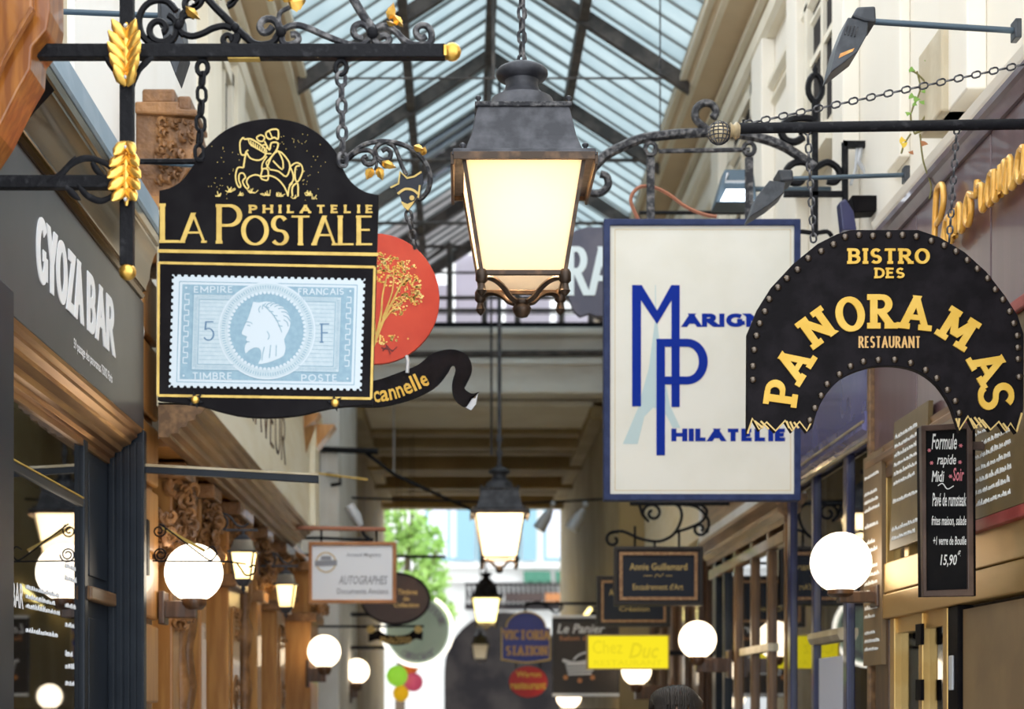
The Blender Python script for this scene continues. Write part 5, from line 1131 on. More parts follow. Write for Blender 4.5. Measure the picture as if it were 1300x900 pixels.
# ================================================================== WHITE FRAMED SIGN (MONOGRAM) AND ITS BRACKET
YM = 8.8; fm = PF(YM); pm = YM / FP
mk = thing('large_scroll_bracket', 'large dusty iron bracket with finial holding the white framed sign', 'bracket', P(1085, 230, YM))
def s3c(p, r=.022, m='dusty_iron', nm='scroll', k=4): return part(nm, MB().tube(fr_path(fm, smooth_pts(p, k)), r, 6), m, mk, smooth=60)
part('upright', MB().prism(fm, [(1031, 128), (1038, 128), (1038, 300), (1031, 300)], -.015, .015), 'iron', mk)
part('finial', MB().tube(fr_path(fm, [(1035 + 9 * math.sin(2 * PI * i / 16) * (1 if math.cos(2 * PI * i / 16) > -.5 else .9), 112 - 17 * math.cos(2 * PI * i / 16)) for i in range(16)]), .016, 6, closed=True).lathe(fm(1035, 96), [(.02, 0), (.012, .02), (.016, .03), (.01, .045), (0, .07)], 8), 'iron', mk, smooth=60)
part('base_scroll', MB().tube(fr_path(fm, smooth_pts([(1012, 300), (1016, 294), (1034, 296), (1050, 294), (1056, 300)], 3)), .012, 6), 'iron', mk)
s3c([(752, 214), (768, 198), (790, 186), (815, 176), (850, 171), (880, 169), (905, 168), (935, 170), (965, 175), (995, 186), (1020, 202), (1035, 212)], .026)
s3c([(905, 168), (892, 160), (883, 150), (884, 138), (893, 131), (904, 133), (909, 142), (905, 150)], .020)
s3c([(752, 212), (742, 222), (740, 236), (750, 245), (764, 244), (772, 235), (770, 224), (762, 221)], .020)
s3c([(1035, 152), (1020, 150), (1004, 152), (995, 158), (992, 168), (998, 178), (1010, 180), (1020, 174)], .020, 'iron'); s3c([(1035, 170), (1026, 166), (1014, 168)], .014, 'iron')
s3c([(1035, 212), (1020, 206), (1006, 208), (998, 218), (1002, 230), (1014, 232), (1020, 226)], .018, 'iron'); s3c([(1037, 212), (1050, 206), (1062, 212), (1066, 222), (1060, 231), (1050, 230)], .018, 'iron')
part('cross_rod', MB().tube([fm(836, 192), fm(952, 190)], .012, 6), 'dusty_iron', mk)
part('wall_frame', MB().prism(fm, [(1070, 180), (1076, 180), (1076, 300), (1070, 300)], -.02, .02).prism(fm, [(1070, 180), (1124, 180), (1124, 188), (1070, 188)], -.02, .02).prism(fm, [(995, 243), (1070, 243), (1070, 250), (995, 250)], -.015, .015), 'iron', mk, bevel=.003)
for x in (826, 951):
    part('hanger', MB().prism(fm, [(x - 5, 200), (x + 5, 200), (x + 5, 284), (x - 5, 284)], -.012, .012), 'dusty_iron', mk, bevel=.003)
    part('hanger_eye', MB().tube(fr_path(fm, [(x + 7 * math.cos(2 * PI * i / 12), 189 + 8 * math.sin(2 * PI * i / 12)) for i in range(12)]), .012, 6, closed=True), 'dusty_iron', mk, smooth=60)
part('wall_stay', MB().tube([fm(1124, 184), Vector((2.06, YM, fm(1124, 184).z))], .02, 6), 'iron', mk)
part('loose_cable', MB().tube([fm(1094, 182), fm(1090, 205), fm(1102, 225), fm(1108, 250), fm(1118, 262)], .012, 5).tube([fm(1088, 188), fm(1086, 215), fm(1080, 235)], .008, 5), 'silver_grey', mk)
part('red_cable', MB().tube(fr_path(fm, smooth_pts([(812, 275), (802, 250), (812, 234), (830, 233), (850, 242), (872, 258), (895, 268), (912, 271)], 4), -.06), .010, 5), 'rope_red', mk)
ms = thing('monogram_sign', 'large white sign in a navy frame with a blue letter monogram', 'sign', P(890, 636, YM))
part('panel', MB().prism(fm, [(772, 286), (1008, 286), (1008, 630), (772, 630)], -.03, .02), 'cream_board', ms)
part('frame', MB().ring(fm, [(766, 280), (1015, 280), (1015, 636), (766, 636)], [(774, 288), (1007, 288), (1007, 628), (774, 628)], -.05, .035), 'navy_frame', ms, bevel=.004)
part('inner_line', MB().ring(fm, [(780, 292.5), (1003, 292.5), (1003, 623.5), (780, 623.5)], [(780.6, 293.1), (1002.4, 293.1), (1002.4, 622.9), (780.6, 622.9)], .02, .0205), 'dim_gold', ms)
z3 = zoomf(fm, 720, 260, 738 / 320); e = .02
mb = MB(); mb.prism(z3, [(256, 340), (262, 340), (276, 470), (300, 590), (330, 655), (308, 655), (290, 620), (275, 600), (250, 596), (225, 622), (205, 702), (162, 702), (205, 600), (238, 480)], e, e + .001); mb.ribbon(z3, [(257, 238), (258, 350)], 2.5, e, e + .001)
part('tower_drawing', mb, 'pale_tower', ms, label='pale blue tower silhouette')
mb = MB()
mb.prism(z3, [(189, 238), (217, 238), (262, 312), (303, 238), (328, 238), (328, 594), (304, 594), (304, 282), (262, 352), (215, 282), (215, 592), (189, 592)], e, e + .003)
mb.prism(z3, [(260, 395), (285, 395), (285, 735), (260, 735)], e, e + .0035)
bo = [(285, 395), (350, 395)] + arc(350, 461.5, 60, 66.5, -90, 90, 16)[1:-1] + [(350, 528), (285, 528)]; bi_ = [(285, 418), (350, 418)] + arc(350, 461.5, 34, 43.5, -90, 90, 16)[1:-1] + [(350, 505), (285, 505)]
mb.strip(z3, bo, bi_, e, e + .0035)
part('monogram', mb, 'royal_blue', ms, bevel=.0)
letters('royal_blue', ms, z3, 'ARIGNY', 342, 321, 620, 360, 15, 11, gap=.22, d0=e, d1=e + .002); letters('royal_blue', ms, z3, 'HILATELIE', 308, 657, 637, 694, 15, 11, gap=.24, d0=e, d1=e + .002)

# ================================================================== ARCHED BISTRO SIGN
YB = 5.8; fb = PF(YB); pb = YB / FP
rd = thing('sign_rod', 'black iron rod with a ball end and stay chain at the right', 'bracket', P(1343, 158, YB))
part('rod', MB().tube([fb(938, 163), fb(1343, 157)], 7 * pb, 10), 'iron', rd, smooth=60)
part('ball_end', MB().ball(fb(913, 169), 14 * pb, 18, 12), 'gilt_trim', rd, smooth=180)
mb = MB()
for k in range(7):
    a = PI * k / 7; c = fb(913, 169); R = 14.4 * pb
    mb.tube([c + Vector((math.sin(t) * math.cos(a) * R, math.sin(t) * math.sin(a) * R, math.cos(t) * R)) for t in [2 * PI * i / 20 for i in range(20)]], .0022, 4, closed=True)
for k in range(5):
    h = (-.66 + .33 * k); c = fb(913, 169); R = 14.4 * pb * math.sqrt(1 - h * h); mb.tube([c + Vector((R * math.cos(2 * PI * i / 18), R * math.sin(2 * PI * i / 18), h * 14.4 * pb)) for i in range(18)], .0022, 4, closed=True)
part('ball_netting', mb, 'dusty_iron', rd)
part('collar', MB().lathe(fb(926, 166), [(.028, 0), (.02, .012), (.03, .022), (.022, .034)], 12, 'x'), 'gilt_trim', rd, smooth=50)
part('pin', MB().tube([fb(944, 166), fb(944, 152)], .005, 5), 'iron', rd)
chain(rd, fb(944, 158), fb(1345, 72), .030, .0032, 'dusty_iron')
part('stay_plate', MB().box(2.0, 2.06, YB - .03, YB + .03, fb(0, 80).z, fb(0, 64).z), 'iron', rd)
chain(rd, fb(1025, 160), fb(1033, 308), .030, .0036, 'dusty_iron'); chain(rd, fb(1215, 160), fb(1205, 308), .028, .0034, 'dusty_iron')
bs = thing('arched_bistro_sign', 'black horseshoe shaped bistro sign with studs and gold slab letters', 'sign', P(1120, 548, YB))
z6 = zoomf(fb, 930, 260, 1074 / 370)
top = [(50, 850), (52, 480), (90, 388), (140, 308), (220, 222), (310, 148), (380, 113), (430, 97), (680, 97), (760, 124), (850, 178), (930, 250), (1000, 340), (1045, 410), (1068, 480), (1066, 760), (1040, 846), (1018, 812), (1000, 842), (975, 806), (945, 838), (915, 800), (885, 832), (862, 786), (832, 842), (815, 790)]
bot = smooth_pts([(815, 790), (795, 735), (750, 668), (690, 622), (620, 600), (540, 597), (470, 610), (400, 642), (345, 696), (310, 760), (290, 826)], 3)[1:] + [(270, 842), (243, 806), (215, 842), (190, 802), (155, 842), (122, 808), (95, 836), (70, 792)]
# the arch as left leg, right leg and crown would split it: one outline, kept simple for the face filler
part('board', MB().prism(z6, top + bot, -.016, .016), 'leather_board', bs, bevel=.0025)
e = .016
mb = MB()
for p in ([(52, 846), (70, 790), (95, 830), (122, 804), (155, 836), (190, 798), (215, 836), (243, 802), (270, 836), (288, 800)], [(78, 800), (110, 826)], [(100, 800), (130, 830)], [(195, 800), (205, 826)], [(208, 802), (222, 832)], [(222, 804), (240, 826)],
          [(818, 790), (830, 832), (862, 782), (885, 826), (915, 796), (945, 832), (975, 802), (1000, 836), (1018, 808), (1040, 840), (1060, 770)], [(870, 790), (895, 826)], [(885, 786), (912, 822)], [(900, 788), (930, 826)], [(990, 808), (1010, 834)], [(830, 790), (826, 820)]):
    mb.ribbon(z6, p, 7, e, e + .003)
part('gold_fringe', mb, 'dim_gold', bs, label='gold painted torn fringe')
ost = [(72, 648), (72, 598), (77, 538), (85, 486), (97, 441), (116, 397), (132, 352), (164, 309), (197, 276), (236, 243), (275, 202), (323, 176), (368, 151), (411, 124), (462, 117), (513, 120), (571, 117), (622, 117), (673, 122), (728, 138), (775, 155), (819, 177), (860, 209), (897, 241), (935, 276), (963, 317), (991, 354), (1016, 397), (1031, 441), (1044, 486), (1046, 530), (1047, 572), (1051, 638)]
ist = [(282, 797), (300, 752), (323, 706), (345, 664), (390, 628), (431, 598), (478, 581), (533, 575), (593, 574), (652, 586), (707, 612), (748, 642), (787, 685), (816, 726), (830, 770)]
stud0 = None
for a, b in ost + ist:
    p = z6(a, b, e)
    if stud0 is None:
        stud0 = part('stud', MB().ball(p, 13.5 / (1074 / 370) * pb, 10, 8, (1, .8, 1)), 'stud', bs, smooth=180); base_p = p
    else: dup(stud0, p - base_p, bs)
def blet(ch, cx, cy, wd, h, deg, th, tn, sf, nm='letter'):
    mb = MB(); gw = G[ch][0]; sx = wd / gw
    glyph(mb, z6, ch, cx - wd / 2, cy + h / 2, sx, -h, th, tn, sf, e, e + .007, rot=(cx, cy, math.radians(deg))); return part(nm, mb, 'letter_gold', bs)
for ch, cx, cy, wd, h, deg in (('P', 176, 694, 66, 122, -82), ('A', 222, 590, 86, 124, -58), ('N', 306, 458, 82, 116, -36), ('O', 428, 408, 92, 128, -12), ('R', 547, 398, 78, 124, 0), ('A', 668, 402, 90, 124, 6), ('M', 824, 462, 94, 120, 32), ('A', 938, 600, 88, 124, 60), ('S', 964, 708, 88, 132, 86)):
    blet(ch, cx, cy, wd, h, deg, 27, 19, 11)
x = 420
for ch, wd in zip('BISTRO', (46, 24, 42, 50, 52, 58)): blet(ch, x + wd / 2, 195, wd * .84, 56, 0, 13, 9, 4); x += wd + 6
x = 518
for ch, wd in zip('DES', (38, 32, 32)): blet(ch, x + wd / 2, 257, wd * .84, 38, 0, 9, 7, 3); x += wd + 4
mb = MB(); word(mb, z6, 'RESTAURANT', 462, 488, 686, 531, 7, 5, gap=.3, d0=e, d1=e + .0015); part('small_lettering', mb, 'copper_ink', bs)

# ================================================================== BOARD WITH TWO PALE LETTERS (behind the lantern)
fg = PF(12.0)
ra = thing('grey_board_sign', 'dark violet grey board with pale letters between lantern and white sign', 'sign', P(790, 402, 12))
part('board', MB().prism(fg, [(724, 300), (730, 293), (745, 289), (830, 289), (850, 300), (852, 392), (840, 402), (756, 402), (748, 399), (736, 403), (728, 396), (722, 380)], -.03, .02), 'violet_sign', ra, bevel=.006)
letters('pale_letter', ra, fg, 'RA', 722, 314, 777, 376, 9, 7, gap=.12, d0=.02, d1=.026)
part('hanging_rod', MB().tube([fg(812, 289), fg(812, 270), Vector((1.7, 12, fg(812, 270).z)), Vector((2.05, 12, fg(812, 270).z))], .014, 6), 'iron', ra)

# ================================================================== BOARDS OF THE BISTRO
YC = 6.45; fc = PF(YC); rr = random.Random(8)
cb = thing('chalkboard', 'tall narrow chalkboard with a set menu price, hung out from the bistro', 'chalkboard', P(1200, 760, YC))
part('slate', MB().prism(fc, [(1173, 546), (1227, 544), (1228, 750), (1174, 752)], -.012, .006), 'slate', cb)
part('frame', MB().ring(fc, [(1168, 541), (1233, 537), (1235, 757), (1171, 758)], [(1174, 548), (1226, 545), (1227, 748), (1175, 750)], -.02, .018), 'board_frame', cb, bevel=.003)
part('backing', MB().prism(fc, [(1169, 541), (1240, 540), (1241, 756), (1171, 757)], -.06, -.02), 'black_board', cb)
mb = MB()
for s_, x0, y0, x1, y1, sh_ in (('Formule', 1182, 551, 1214, 571, .25), ('rapide', 1189, 577, 1213, 594, .25), ('Midi', 1182, 598, 1198, 612, .2), ('Pavé de rumsteak', 1183, 626, 1226, 643, .15), ('frites maison, salade', 1182, 655, 1226, 669, .2), ('+1 verre de Bouille', 1184, 681, 1226, 692, .15), ('15,90', 1193, 704, 1214, 720, .2), ('€', 1215, 699, 1219, 707, .1)):
    fonttext(mb, fc, s_, x0, y0, x1, y1, .008, bold=.014, shear=sh_)
mb.ribbon(fc, smooth_pts([(1190, 617), (1196, 614), (1202, 621), (1210, 617)], 4), 1.2, .006, .008)
part('chalk_writing', mb, 'chalk', cb)
mb = MB(); fonttext(mb, fc, 'Soir', 1209, 594, 1223, 611, .008, bold=.014, shear=.2)
for x, y in ((1179, 572), (1219, 566), (1182, 588), (1218, 587), (1206, 605)):
    for k in range(3): a = k * PI / 3; mb.ribbon(fc, [(x - 2.4 * math.cos(a), y - 2.4 * math.sin(a)), (x + 2.4 * math.cos(a), y + 2.4 * math.sin(a))], .9, .006, .008)
part('pink_writing', mb, 'chalk_pink', cb, label='pink chalk writing and stars')
part('hanger', MB().box(fc(1236, 560).x, 2.0, YC + .01, YC + .04, fc(0, 570).z, fc(0, 560).z), 'board_frame', cb)
def wall_board(name, label, cat, y0, y1, z0, z1, m, fm_, lines, cols, head=None, tilt=.0, frame=.03):
    t = thing(name, label, cat, (XR - .03, (y0 + y1) / 2, z0)); X = XR - .035
    part('panel', MB().hexa([(X - tilt, y0, z0), (X - tilt, y1, z0), (X + .02 - tilt, y1, z0), (X + .02 - tilt, y0, z0), (X, y0, z1), (X, y1, z1), (X + .02, y1, z1), (X + .02, y0, z1)]), m, t)
    if fm_:
        mb = MB()
        for a, b, c, d in ((y0 - frame, y0, z0 - frame, z1 + frame), (y1, y1 + frame, z0 - frame, z1 + frame), (y0, y1, z0 - frame, z0), (y0, y1, z1, z1 + frame)): part('frame_strip', MB().box(X - .02, X + .03, a, b, c, d), fm_, t, bevel=.005)
    rw = lambda a, b, d=0.: Vector((X - tilt * (1 - (b - z0) / (z1 - z0)) - .001 - d, a, b)); mb = MB(); dz = (z1 - z0) * .86 / lines
    for c in range(cols):
        a1 = y1 - .04 - c * (y1 - y0) / cols; a0 = y1 - .04 - (c + .86) * (y1 - y0) / cols
        for k in range(lines):
            if rr.random() < .12: continue
            scribble(mb, rw, a1, a0 + rr.uniform(0, .25) * (a1 - a0), z1 - .07 * (z1 - z0) - (k + 1) * dz, dz * .42, dz * .055, rr, .003)
    part('chalk_writing', mb, 'chalk', t); return t
wall_board('menu_board', 'large chalk menu in a dark red frame at the right edge', 'menu board', 5.35, 6.66, 2.30, 2.98, 'menu_board', 'red_frame', 13, 2, tilt=.02, frame=.045)
wall_board('menu_board', 'small leaning chalk menu half behind the tall chalkboard', 'menu board', 7.28, 7.86, 2.30, 2.88, 'menu_board', None, 12, 1, tilt=.02)
wall_board('menu_board', 'long narrow brown menu board beside the globe lamp', 'menu board', 8.09, 8.46, 1.79, 2.80, 'menu_brown', None, 22, 1, tilt=.0)

# ================================================================== FAR SIGNS, LEFT
def flat_sign(name, label, Y, x0, y0, x1, y1, pm_, fm_=None, bw=4, group=None, depth=.03):
    fr = PF(Y); t = thing(name, label, 'sign', P((x0 + x1) / 2, y1, Y), group)
    part('panel', MB().prism(fr, [(x0 + 1, y0 + 1), (x1 - 1, y0 + 1), (x1 - 1, y1 - 1), (x0 + 1, y1 - 1)], -depth, depth * .4), pm_, t)
    if fm_: part('frame', MB().ring(fr, [(x0, y0), (x1, y0), (x1, y1), (x0, y1)], [(x0 + bw, y0 + bw), (x1 - bw, y0 + bw), (x1 - bw, y1 - bw), (x0 + bw, y1 - bw)], -depth * 1.2, depth), fm_, t, bevel=.005)
    return t, fr, depth * .4
def print_on(t, fr, d, items, m, nm='lettering'):
    mb = MB()
    for s_, x0, y0, x1, y1, *o in items:
        fonttext(mb, fr, s_, x0, y0, x1, y1, d + .003, bold=o[0] if o else .01, shear=o[1] if len(o) > 1 else 0)
    return part(nm, mb, m, t)
t, fr, d = flat_sign('autograph_sign', 'white autograph dealer sign in an orange wooden frame', 13, 392, 688, 503, 766, 'paper_white', 'frame_orange', 4.5)
print_on(t, fr, d, [('Arnaud Magistry', 440, 702, 484, 708), ('AUTOGRAPHES', 430, 731, 492, 742, .01, .3), ('Documents Anciens', 428, 747, 493, 754)], 'grey_ink')
mb = MB(); mb.ring(fr, arc(414, 714, 13, 13, 0, 360, 24)[:-1], arc(414, 714, 11.5, 11.5, 0, 360, 24)[:-1], d, d + .003); part('emblem_ring', mb, 'dim_gold', t)
part('emblem', MB().prism(fr, [(400, 712), (428, 711), (428, 718), (400, 719)], d, d + .004).prism(fr, [(408, 706), (420, 706), (421, 711), (407, 711)], d, d + .004), 'grey_ink', t)
part('hanging_rod', MB().tube([Vector((-1.6, 13, fr(0, 669).z)), fr(490, 672)], .016, 6), 'rope_red', t)
for a, b in ((408, 669), (478, 671)): part('hanger', MB().tube([fr(a, 690), fr(a, b)], .008, 5), 'iron', t)
fr = PF(16.2)
ov = thing('oval_sign', 'dark brown oval sign behind the autograph sign', 'sign', P(502, 793, 16.2))
part('panel', MB().prism(fr, arc(502, 760, 44, 33, 0, 360, 40)[:-1], -.03, .015), 'brown_sign', ov, bevel=.008)
print_on(ov, fr, .015, [('Timbres', 505, 748, 530, 755, .02), ('de', 512, 757, 520, 763, .02), ('Collection', 500, 765, 532, 771, .02)], 'dim_gold')
part('rim', MB().ring(fr, arc(502, 760, 44.5, 33.5, 0, 360, 40)[:-1], arc(502, 760, 42, 31, 0, 360, 40)[:-1], -.035, .025), 'black_board', ov)
part('hanging_rod', MB().tube([Vector((-1.6, 16.2, fr(0, 704).z)), fr(566, 707)], .014, 6).tube([fr(502, 728), fr(502, 706)], .01, 5), 'iron', ov)
fr = PF(19.2)
gs = thing('round_neon_sign', 'round mint green sign ringed by a white neon tube', 'sign', P(530, 848, 19.2))
part('panel', MB().prism(fr, arc(530, 800, 40, 42, 0, 360, 40)[:-1], -.04, .02), 'mint_sign', gs, bevel=.01)
part('neon_tube', MB().tube(fr_path(fr, arc(530, 800, 44.5, 45, -60, 190, 44), .03), .024, 8), 'white_tube', gs, smooth=60)
mb = MB()
for s_, a0, a1, R, up in (('CREPERIE', -75, -15, 33, 1), ('Glacier', 120, 55, 34, 0)):
    for i, ch in enumerate(s_):
        a = math.radians(a0 + (a1 - a0) * i / (len(s_) - 1)); cx, cy = 530 + R * math.cos(a), 800 + R * math.sin(a)
        th = a + PI / 2 if up else a - PI / 2
        loc = (lambda cx, cy, th: (lambda u, v, d=0.: fr(cx + u * math.cos(th) - v * math.sin(th), cy + u * math.sin(th) + v * math.cos(th), d)))(cx, cy, th)
        fonttext(mb, loc, ch, -3.2, -4.5, 3.2, 4.5, .024, bold=.01)
part('lettering', mb, 'grey_ink', gs)
for b in (822, 780): part('hanging_rod', MB().tube([Vector((-1.22, 19.2, fr(0, b).z)), fr(491, b)], .02, 6), 'iron', gs)
fr = PF(17.2)
bn = thing('banner_sign', 'small dark curved banner sign with gold letters under the oval sign', 'sign', P(503, 818, 17.2))
part('banner', MB().strip(fr, smooth_pts([(468, 805), (480, 800), (490, 805), (503, 807), (518, 805), (527, 799), (537, 802)], 3), smooth_pts([(468, 815), (480, 812), (490, 817), (503, 819), (518, 817), (527, 811), (536, 813)], 3), -.02, .015), 'black_board', bn)
print_on(bn, fr, .015, [('Phila2000', 483, 808, 522, 817, .02)], 'dim_gold')
for a in (470.5, 531): part('end_roundel', MB().prism(fr, arc(a, 799, 5, 5, 0, 360, 16)[:-1], -.01, .02), 'dim_gold', bn)
part('hanging_rod', MB().tube([Vector((-1.6, 17.25, fr(0, 795).z)), fr(538, 795)], .012, 6).tube([fr(480, 802), fr(480, 795)], .008, 5).tube([fr(527, 802), fr(527, 795)], .008, 5), 'iron', bn)
for n, (x, y, r, m_, col) in enumerate(((504, 858, 13.5, 'lime_ball', 'lime green'), (525, 866, 12, 'pink_ball', 'pink'), (521, 847, 10, 'orange_ball', 'orange'), (509, 880, 10.5, 'yellow_ball', 'yellow'))):
    Y = 22.0 + .25 * n; fr = PF(Y); t = thing('paper_lantern', '%s round glowing paper ball in the cluster under the neon ringed sign' % col, 'paper ball', fr(x, y + r), 'coloured paper balls')
    c = fr(x, y); R = r * Y / FP; mb = MB().ball(c, R, 18, 12); part('ball', mb, m_, t, smooth=180)
    part('string', MB().tube([c + Vector((0, 0, R)), Vector((c.x, Y, (5.138, 5.078, 5.078, 5.198)[n]))], .004, 4), 'iron', t)
# bars standing out from the left wall
fr = PF(7.97)
lb = thing('sign_bar', 'long dark bar with a brass top edge reaching out above the globe lamp', 'bar', P(184, 602, 7.97))
part('bar', MB().hexa([fr(184, 600, 0), fr(404, 613, 0), fr(404, 613, -.03), fr(184, 600, -.03), fr(184, 592, 0), fr(404, 603.5, 0), fr(404, 603.5, -.03), fr(184, 592, -.03)]), 'navy_paint', lb, bevel=.003)
part('top_edge', MB().hexa([fr(184, 592, .002), fr(404, 603.5, .002), fr(404, 603.5, -.03), fr(184, 592, -.03), fr(184, 588.5, .002), fr(404, 601, .002), fr(404, 601, -.03), fr(184, 588.5, -.03)]), 'gilt_trim', lb)
fr = PF(13.6)
single('brass_bar', MB().tube([Vector((-1.12, 13.6, fr(0, 601).z)), fr(467, 609)], .008, 6), 'gold_paint', 'thin brass bar reaching out from the end of the cream fascia', 'bar', smooth=60)
fr = PF(17.3)
t = thing('iron_stay', 'dark iron bar and long stay cable on the pale grey pier', 'bracket', P(398, 572, 17.3))
part('bar', MB().tube([fr(396, 570), fr(480, 573)], .03, 6), 'iron', t); part('cable', MB().tube([fr(462, 573), fr(500, 602), fr(560, 630), fr(605, 641, -.6)], .018, 5), 'iron', t)
part('wall_plate', MB().prism(fr, [(398, 540), (406, 548), (406, 600), (398, 596)], -.05, .05), 'lantern_metal', t)
part('hook', MB().tube([fr(414, 602), fr(432, 605), fr(432, 614), fr(420, 616)], .02, 5), 'iron', t)
single('drop_wire', MB().tube([P(500, 488, 20.55), P(500, 600, 20.55)], .012, 5), 'silver_grey', 'thin pale wire hanging from the white beam', 'wire')
t = thing('small_spotlight', 'small silver spotlight standing over the autograph sign', 'spotlight', P(462, 688, 14))
fr = PF(14); part('head', MB().tube(fr_path(fr, [(443, 642), (452, 656), (458, 668)]), [.045, .05, .03], 8), 'silver_grey', t, smooth=60); part('stem', MB().tube(fr_path(fr, smooth_pts([(458, 668), (463, 680), (474, 686)], 3)), .012, 6), 'iron', t)
part('wall_arm', MB().tube([fr(474, 686), fr(410, 683), Vector((-1.6, 14, fr(0, 683).z))], .012, 6), 'iron', t)
single('roof_wire', MB().tube([P(838, 168, 12.4), P(838, -20, 12.4)], .006, 5), 'dusty_iron', 'thin upright wire in front of the glass roof, right of the big lantern', 'wire')
# thin wrought scroll around the left globe
fr = PF(8.05)
t = thing('wire_scroll_bracket', 'thin wire scroll bracket around the left globe lamp', 'bracket', P(196, 690, 8.05))
def sc4(p, r=.004): return part('scroll', MB().tube(fr_path(fr, p), r, 5), 'iron', t, smooth=60)
sc4(spiral(202, 674, 9, 2, -60, 500)); sc4(spiral(204, 704, 10, 3, 0, 700)); sc4([(194, 712), (290, 713), (312, 716)]); sc4(smooth_pts([(203, 665), (230, 685), (262, 709), (270, 710), (275, 702), (270, 694), (262, 698)], 4)); sc4(smooth_pts([(300, 714), (306, 722), (312, 730), (322, 728), (324, 718), (316, 720)], 4))
part('wall_plate', MB().box(-1.465, -1.45, 8.02, 8.08, fr(0, 730).z, fr(0, 660).z), 'iron', t)
part('brass_strip', MB().tube([fr(204, 668, -.05), fr(258, 698, -.05)], .010, 4), 'gold_paint', t)

# ================================================================== FAR SIGNS, RIGHT
GI = 'gilt_frame'
t, fr, d = flat_sign('framer_sign', 'dark framed picture framer sign with gilt border under the scroll bracket', 12.5, 779, 694, 892, 769, 'slate_blue_sign', 'espresso', 5)
part('gilt_border', MB().ring(fr, [(786, 701), (885, 701), (885, 762), (786, 762)], [(790, 705), (881, 705), (881, 758), (790, 758)], d, .028), GI, t)
print_on(t, fr, d, [('Annie Guillemard', 799, 715, 872, 724, .015), ('Encadrement d\'Art', 803, 741, 867, 749, .01)], 'dim_gold')
mb = MB()
for a, b in ((817, 828), (845, 853)): mb.ribbon(fr, [(a, 731), (b, 731)], .8, d, d + .003)
mb.ribbon(fr, smooth_pts([(831, 733), (834, 729), (838, 732), (842, 728)], 3), .8, d, d + .003); part('flourish', mb, 'dim_gold', t)
for a, b in ((806, 668), (831, 686), (862, 676)): part('hanger', MB().tube([fr(a, 694), fr(a, b)], .009, 5), 'iron', t)
bb = thing('curled_iron_bracket', 'dark curled iron bracket above the dark framed framer sign', 'bracket', P(930, 670, 12.5))
for p, r in (((770, 690), 0),):
    pass
for p in (spiral(779, 685, 11, 3, -60, -420), smooth_pts([(773, 677), (790, 674), (812, 683), (834, 687), (850, 682), (860, 672), (866, 655), (862, 642), (850, 638)], 4), spiral(829, 651, 13, 3, 160, 620), smooth_pts([(806, 640), (812, 640), (816, 652), (824, 662)], 3), smooth_pts([(856, 676), (880, 668), (893, 660), (898, 648), (890, 641), (878, 640)], 3), spiral(889, 671, 9, 3, 0, 420), smooth_pts([(862, 640), (885, 643), (900, 660), (898, 676)], 3)):
    part('scroll', MB().tube(fr_path(fr, p, -.02), .011, 6), 'iron', bb, smooth=60)
part('arm', MB().tube([fr(800, 639, -.02), Vector((2.05, 12.52, fr(0, 639).z))], .014, 6), 'iron', bb)
t, fr, d = flat_sign('framer_sign', 'dark framed sign with gilt border half hidden behind the framer sign', 14.6, 757, 731, 851, 796, 'slate_blue_sign', 'espresso', 5)
part('gilt_border', MB().ring(fr, [(763, 737), (845, 737), (845, 790), (763, 790)], [(766, 740), (842, 740), (842, 787), (766, 787)], d, .028), GI, t)
print_on(t, fr, d, [('A', 773, 748, 779, 756, .02), ('Création', 786, 770, 824, 776, .01)], 'dim_gold')
part('hanging_rod', MB().tube([fr(800, 731), fr(800, 715), Vector((2.0, 14.6, fr(0, 715).z))], .012, 6), 'iron', t)
t, fr, d = flat_sign('basket_sign', 'dark brown sign with white script and a grey basket drawing', 16.4, 701, 782, 786, 885, 'espresso', 'lantern_metal', 1.5)
for b in (781, 880): part('end_strip', MB().prism(fr, [(701, b), (786, b), (786, b + 4), (701, b + 4)], -.03, .04), 'silver_grey', t)
print_on(t, fr, d, [('Le Panier', 707, 792, 768, 804, .02, .25)], 'silver_grey'); print_on(t, fr, d, [('Salon de thé', 710, 807, 770, 813, .01)], 'frame_orange', 'small_lettering')
mb = MB(); mb.ribbon(fr, smooth_pts([(714, 838), (730, 842), (750, 838), (764, 832)], 3), 4, d, d + .003)
for k in range(4): mb.ribbon(fr, [(718 + k, 844 + k * 4), (757 - k * 2, 843 + k * 4)], 2.6, d, d + .003)
mb.ribbon(fr, smooth_pts([(728, 838), (734, 832), (746, 828), (758, 830)], 3), 2.5, d, d + .003); part('basket_drawing', mb, 'silver_grey', t, label='grey drawing of a basket')
mb = MB(); dots(mb, fr, [(718, 860), (736, 864), (752, 860)], 3.4, 6, d, d + .003); part('orange_marks', mb, 'frame_orange', t)
part('hanging_rod', MB().tube([fr(755, 782), fr(755, 772), Vector((2.0, 16.4, fr(0, 772).z))], .012, 6), 'iron', t)
t, fr, d = flat_sign('lit_yellow_sign', 'glowing yellow light box sign in front of the dark basket sign', 13.9, 745, 806, 849, 850, 'duc_yellow', 'dim_gold', 1.6, depth=.06)
print_on(t, fr, d, [('Chez', 752, 813, 790, 830, .0), ('Duc', 798, 816, 836, 836, .02, .3), ('RESTAURANT', 754, 838, 840, 845, .0)], 'duc_letter')
part('wall_arm', MB().box(fr(849, 0).x, 2.0, 13.88, 13.92, fr(0, 832).z, fr(0, 826).z), 'iron', t)
fr = PF(18.6)
t = thing('arched_station_sign', 'blue arched sign with copper lettering in the distance', 'sign', P(668, 839, 18.6))
arch = lambda k: [(636 + k, 838 - k), (636 + k, 797 + 0)] + arc(667.5, 797, 26 - k, 21 - k, 180, 360, 18) + [(699 - k, 797), (699 - k, 838 - k)] + smooth_pts([(699 - k, 838 - k), (668, 842 - k), (636 + k, 838 - k)], 3)[1:-1]
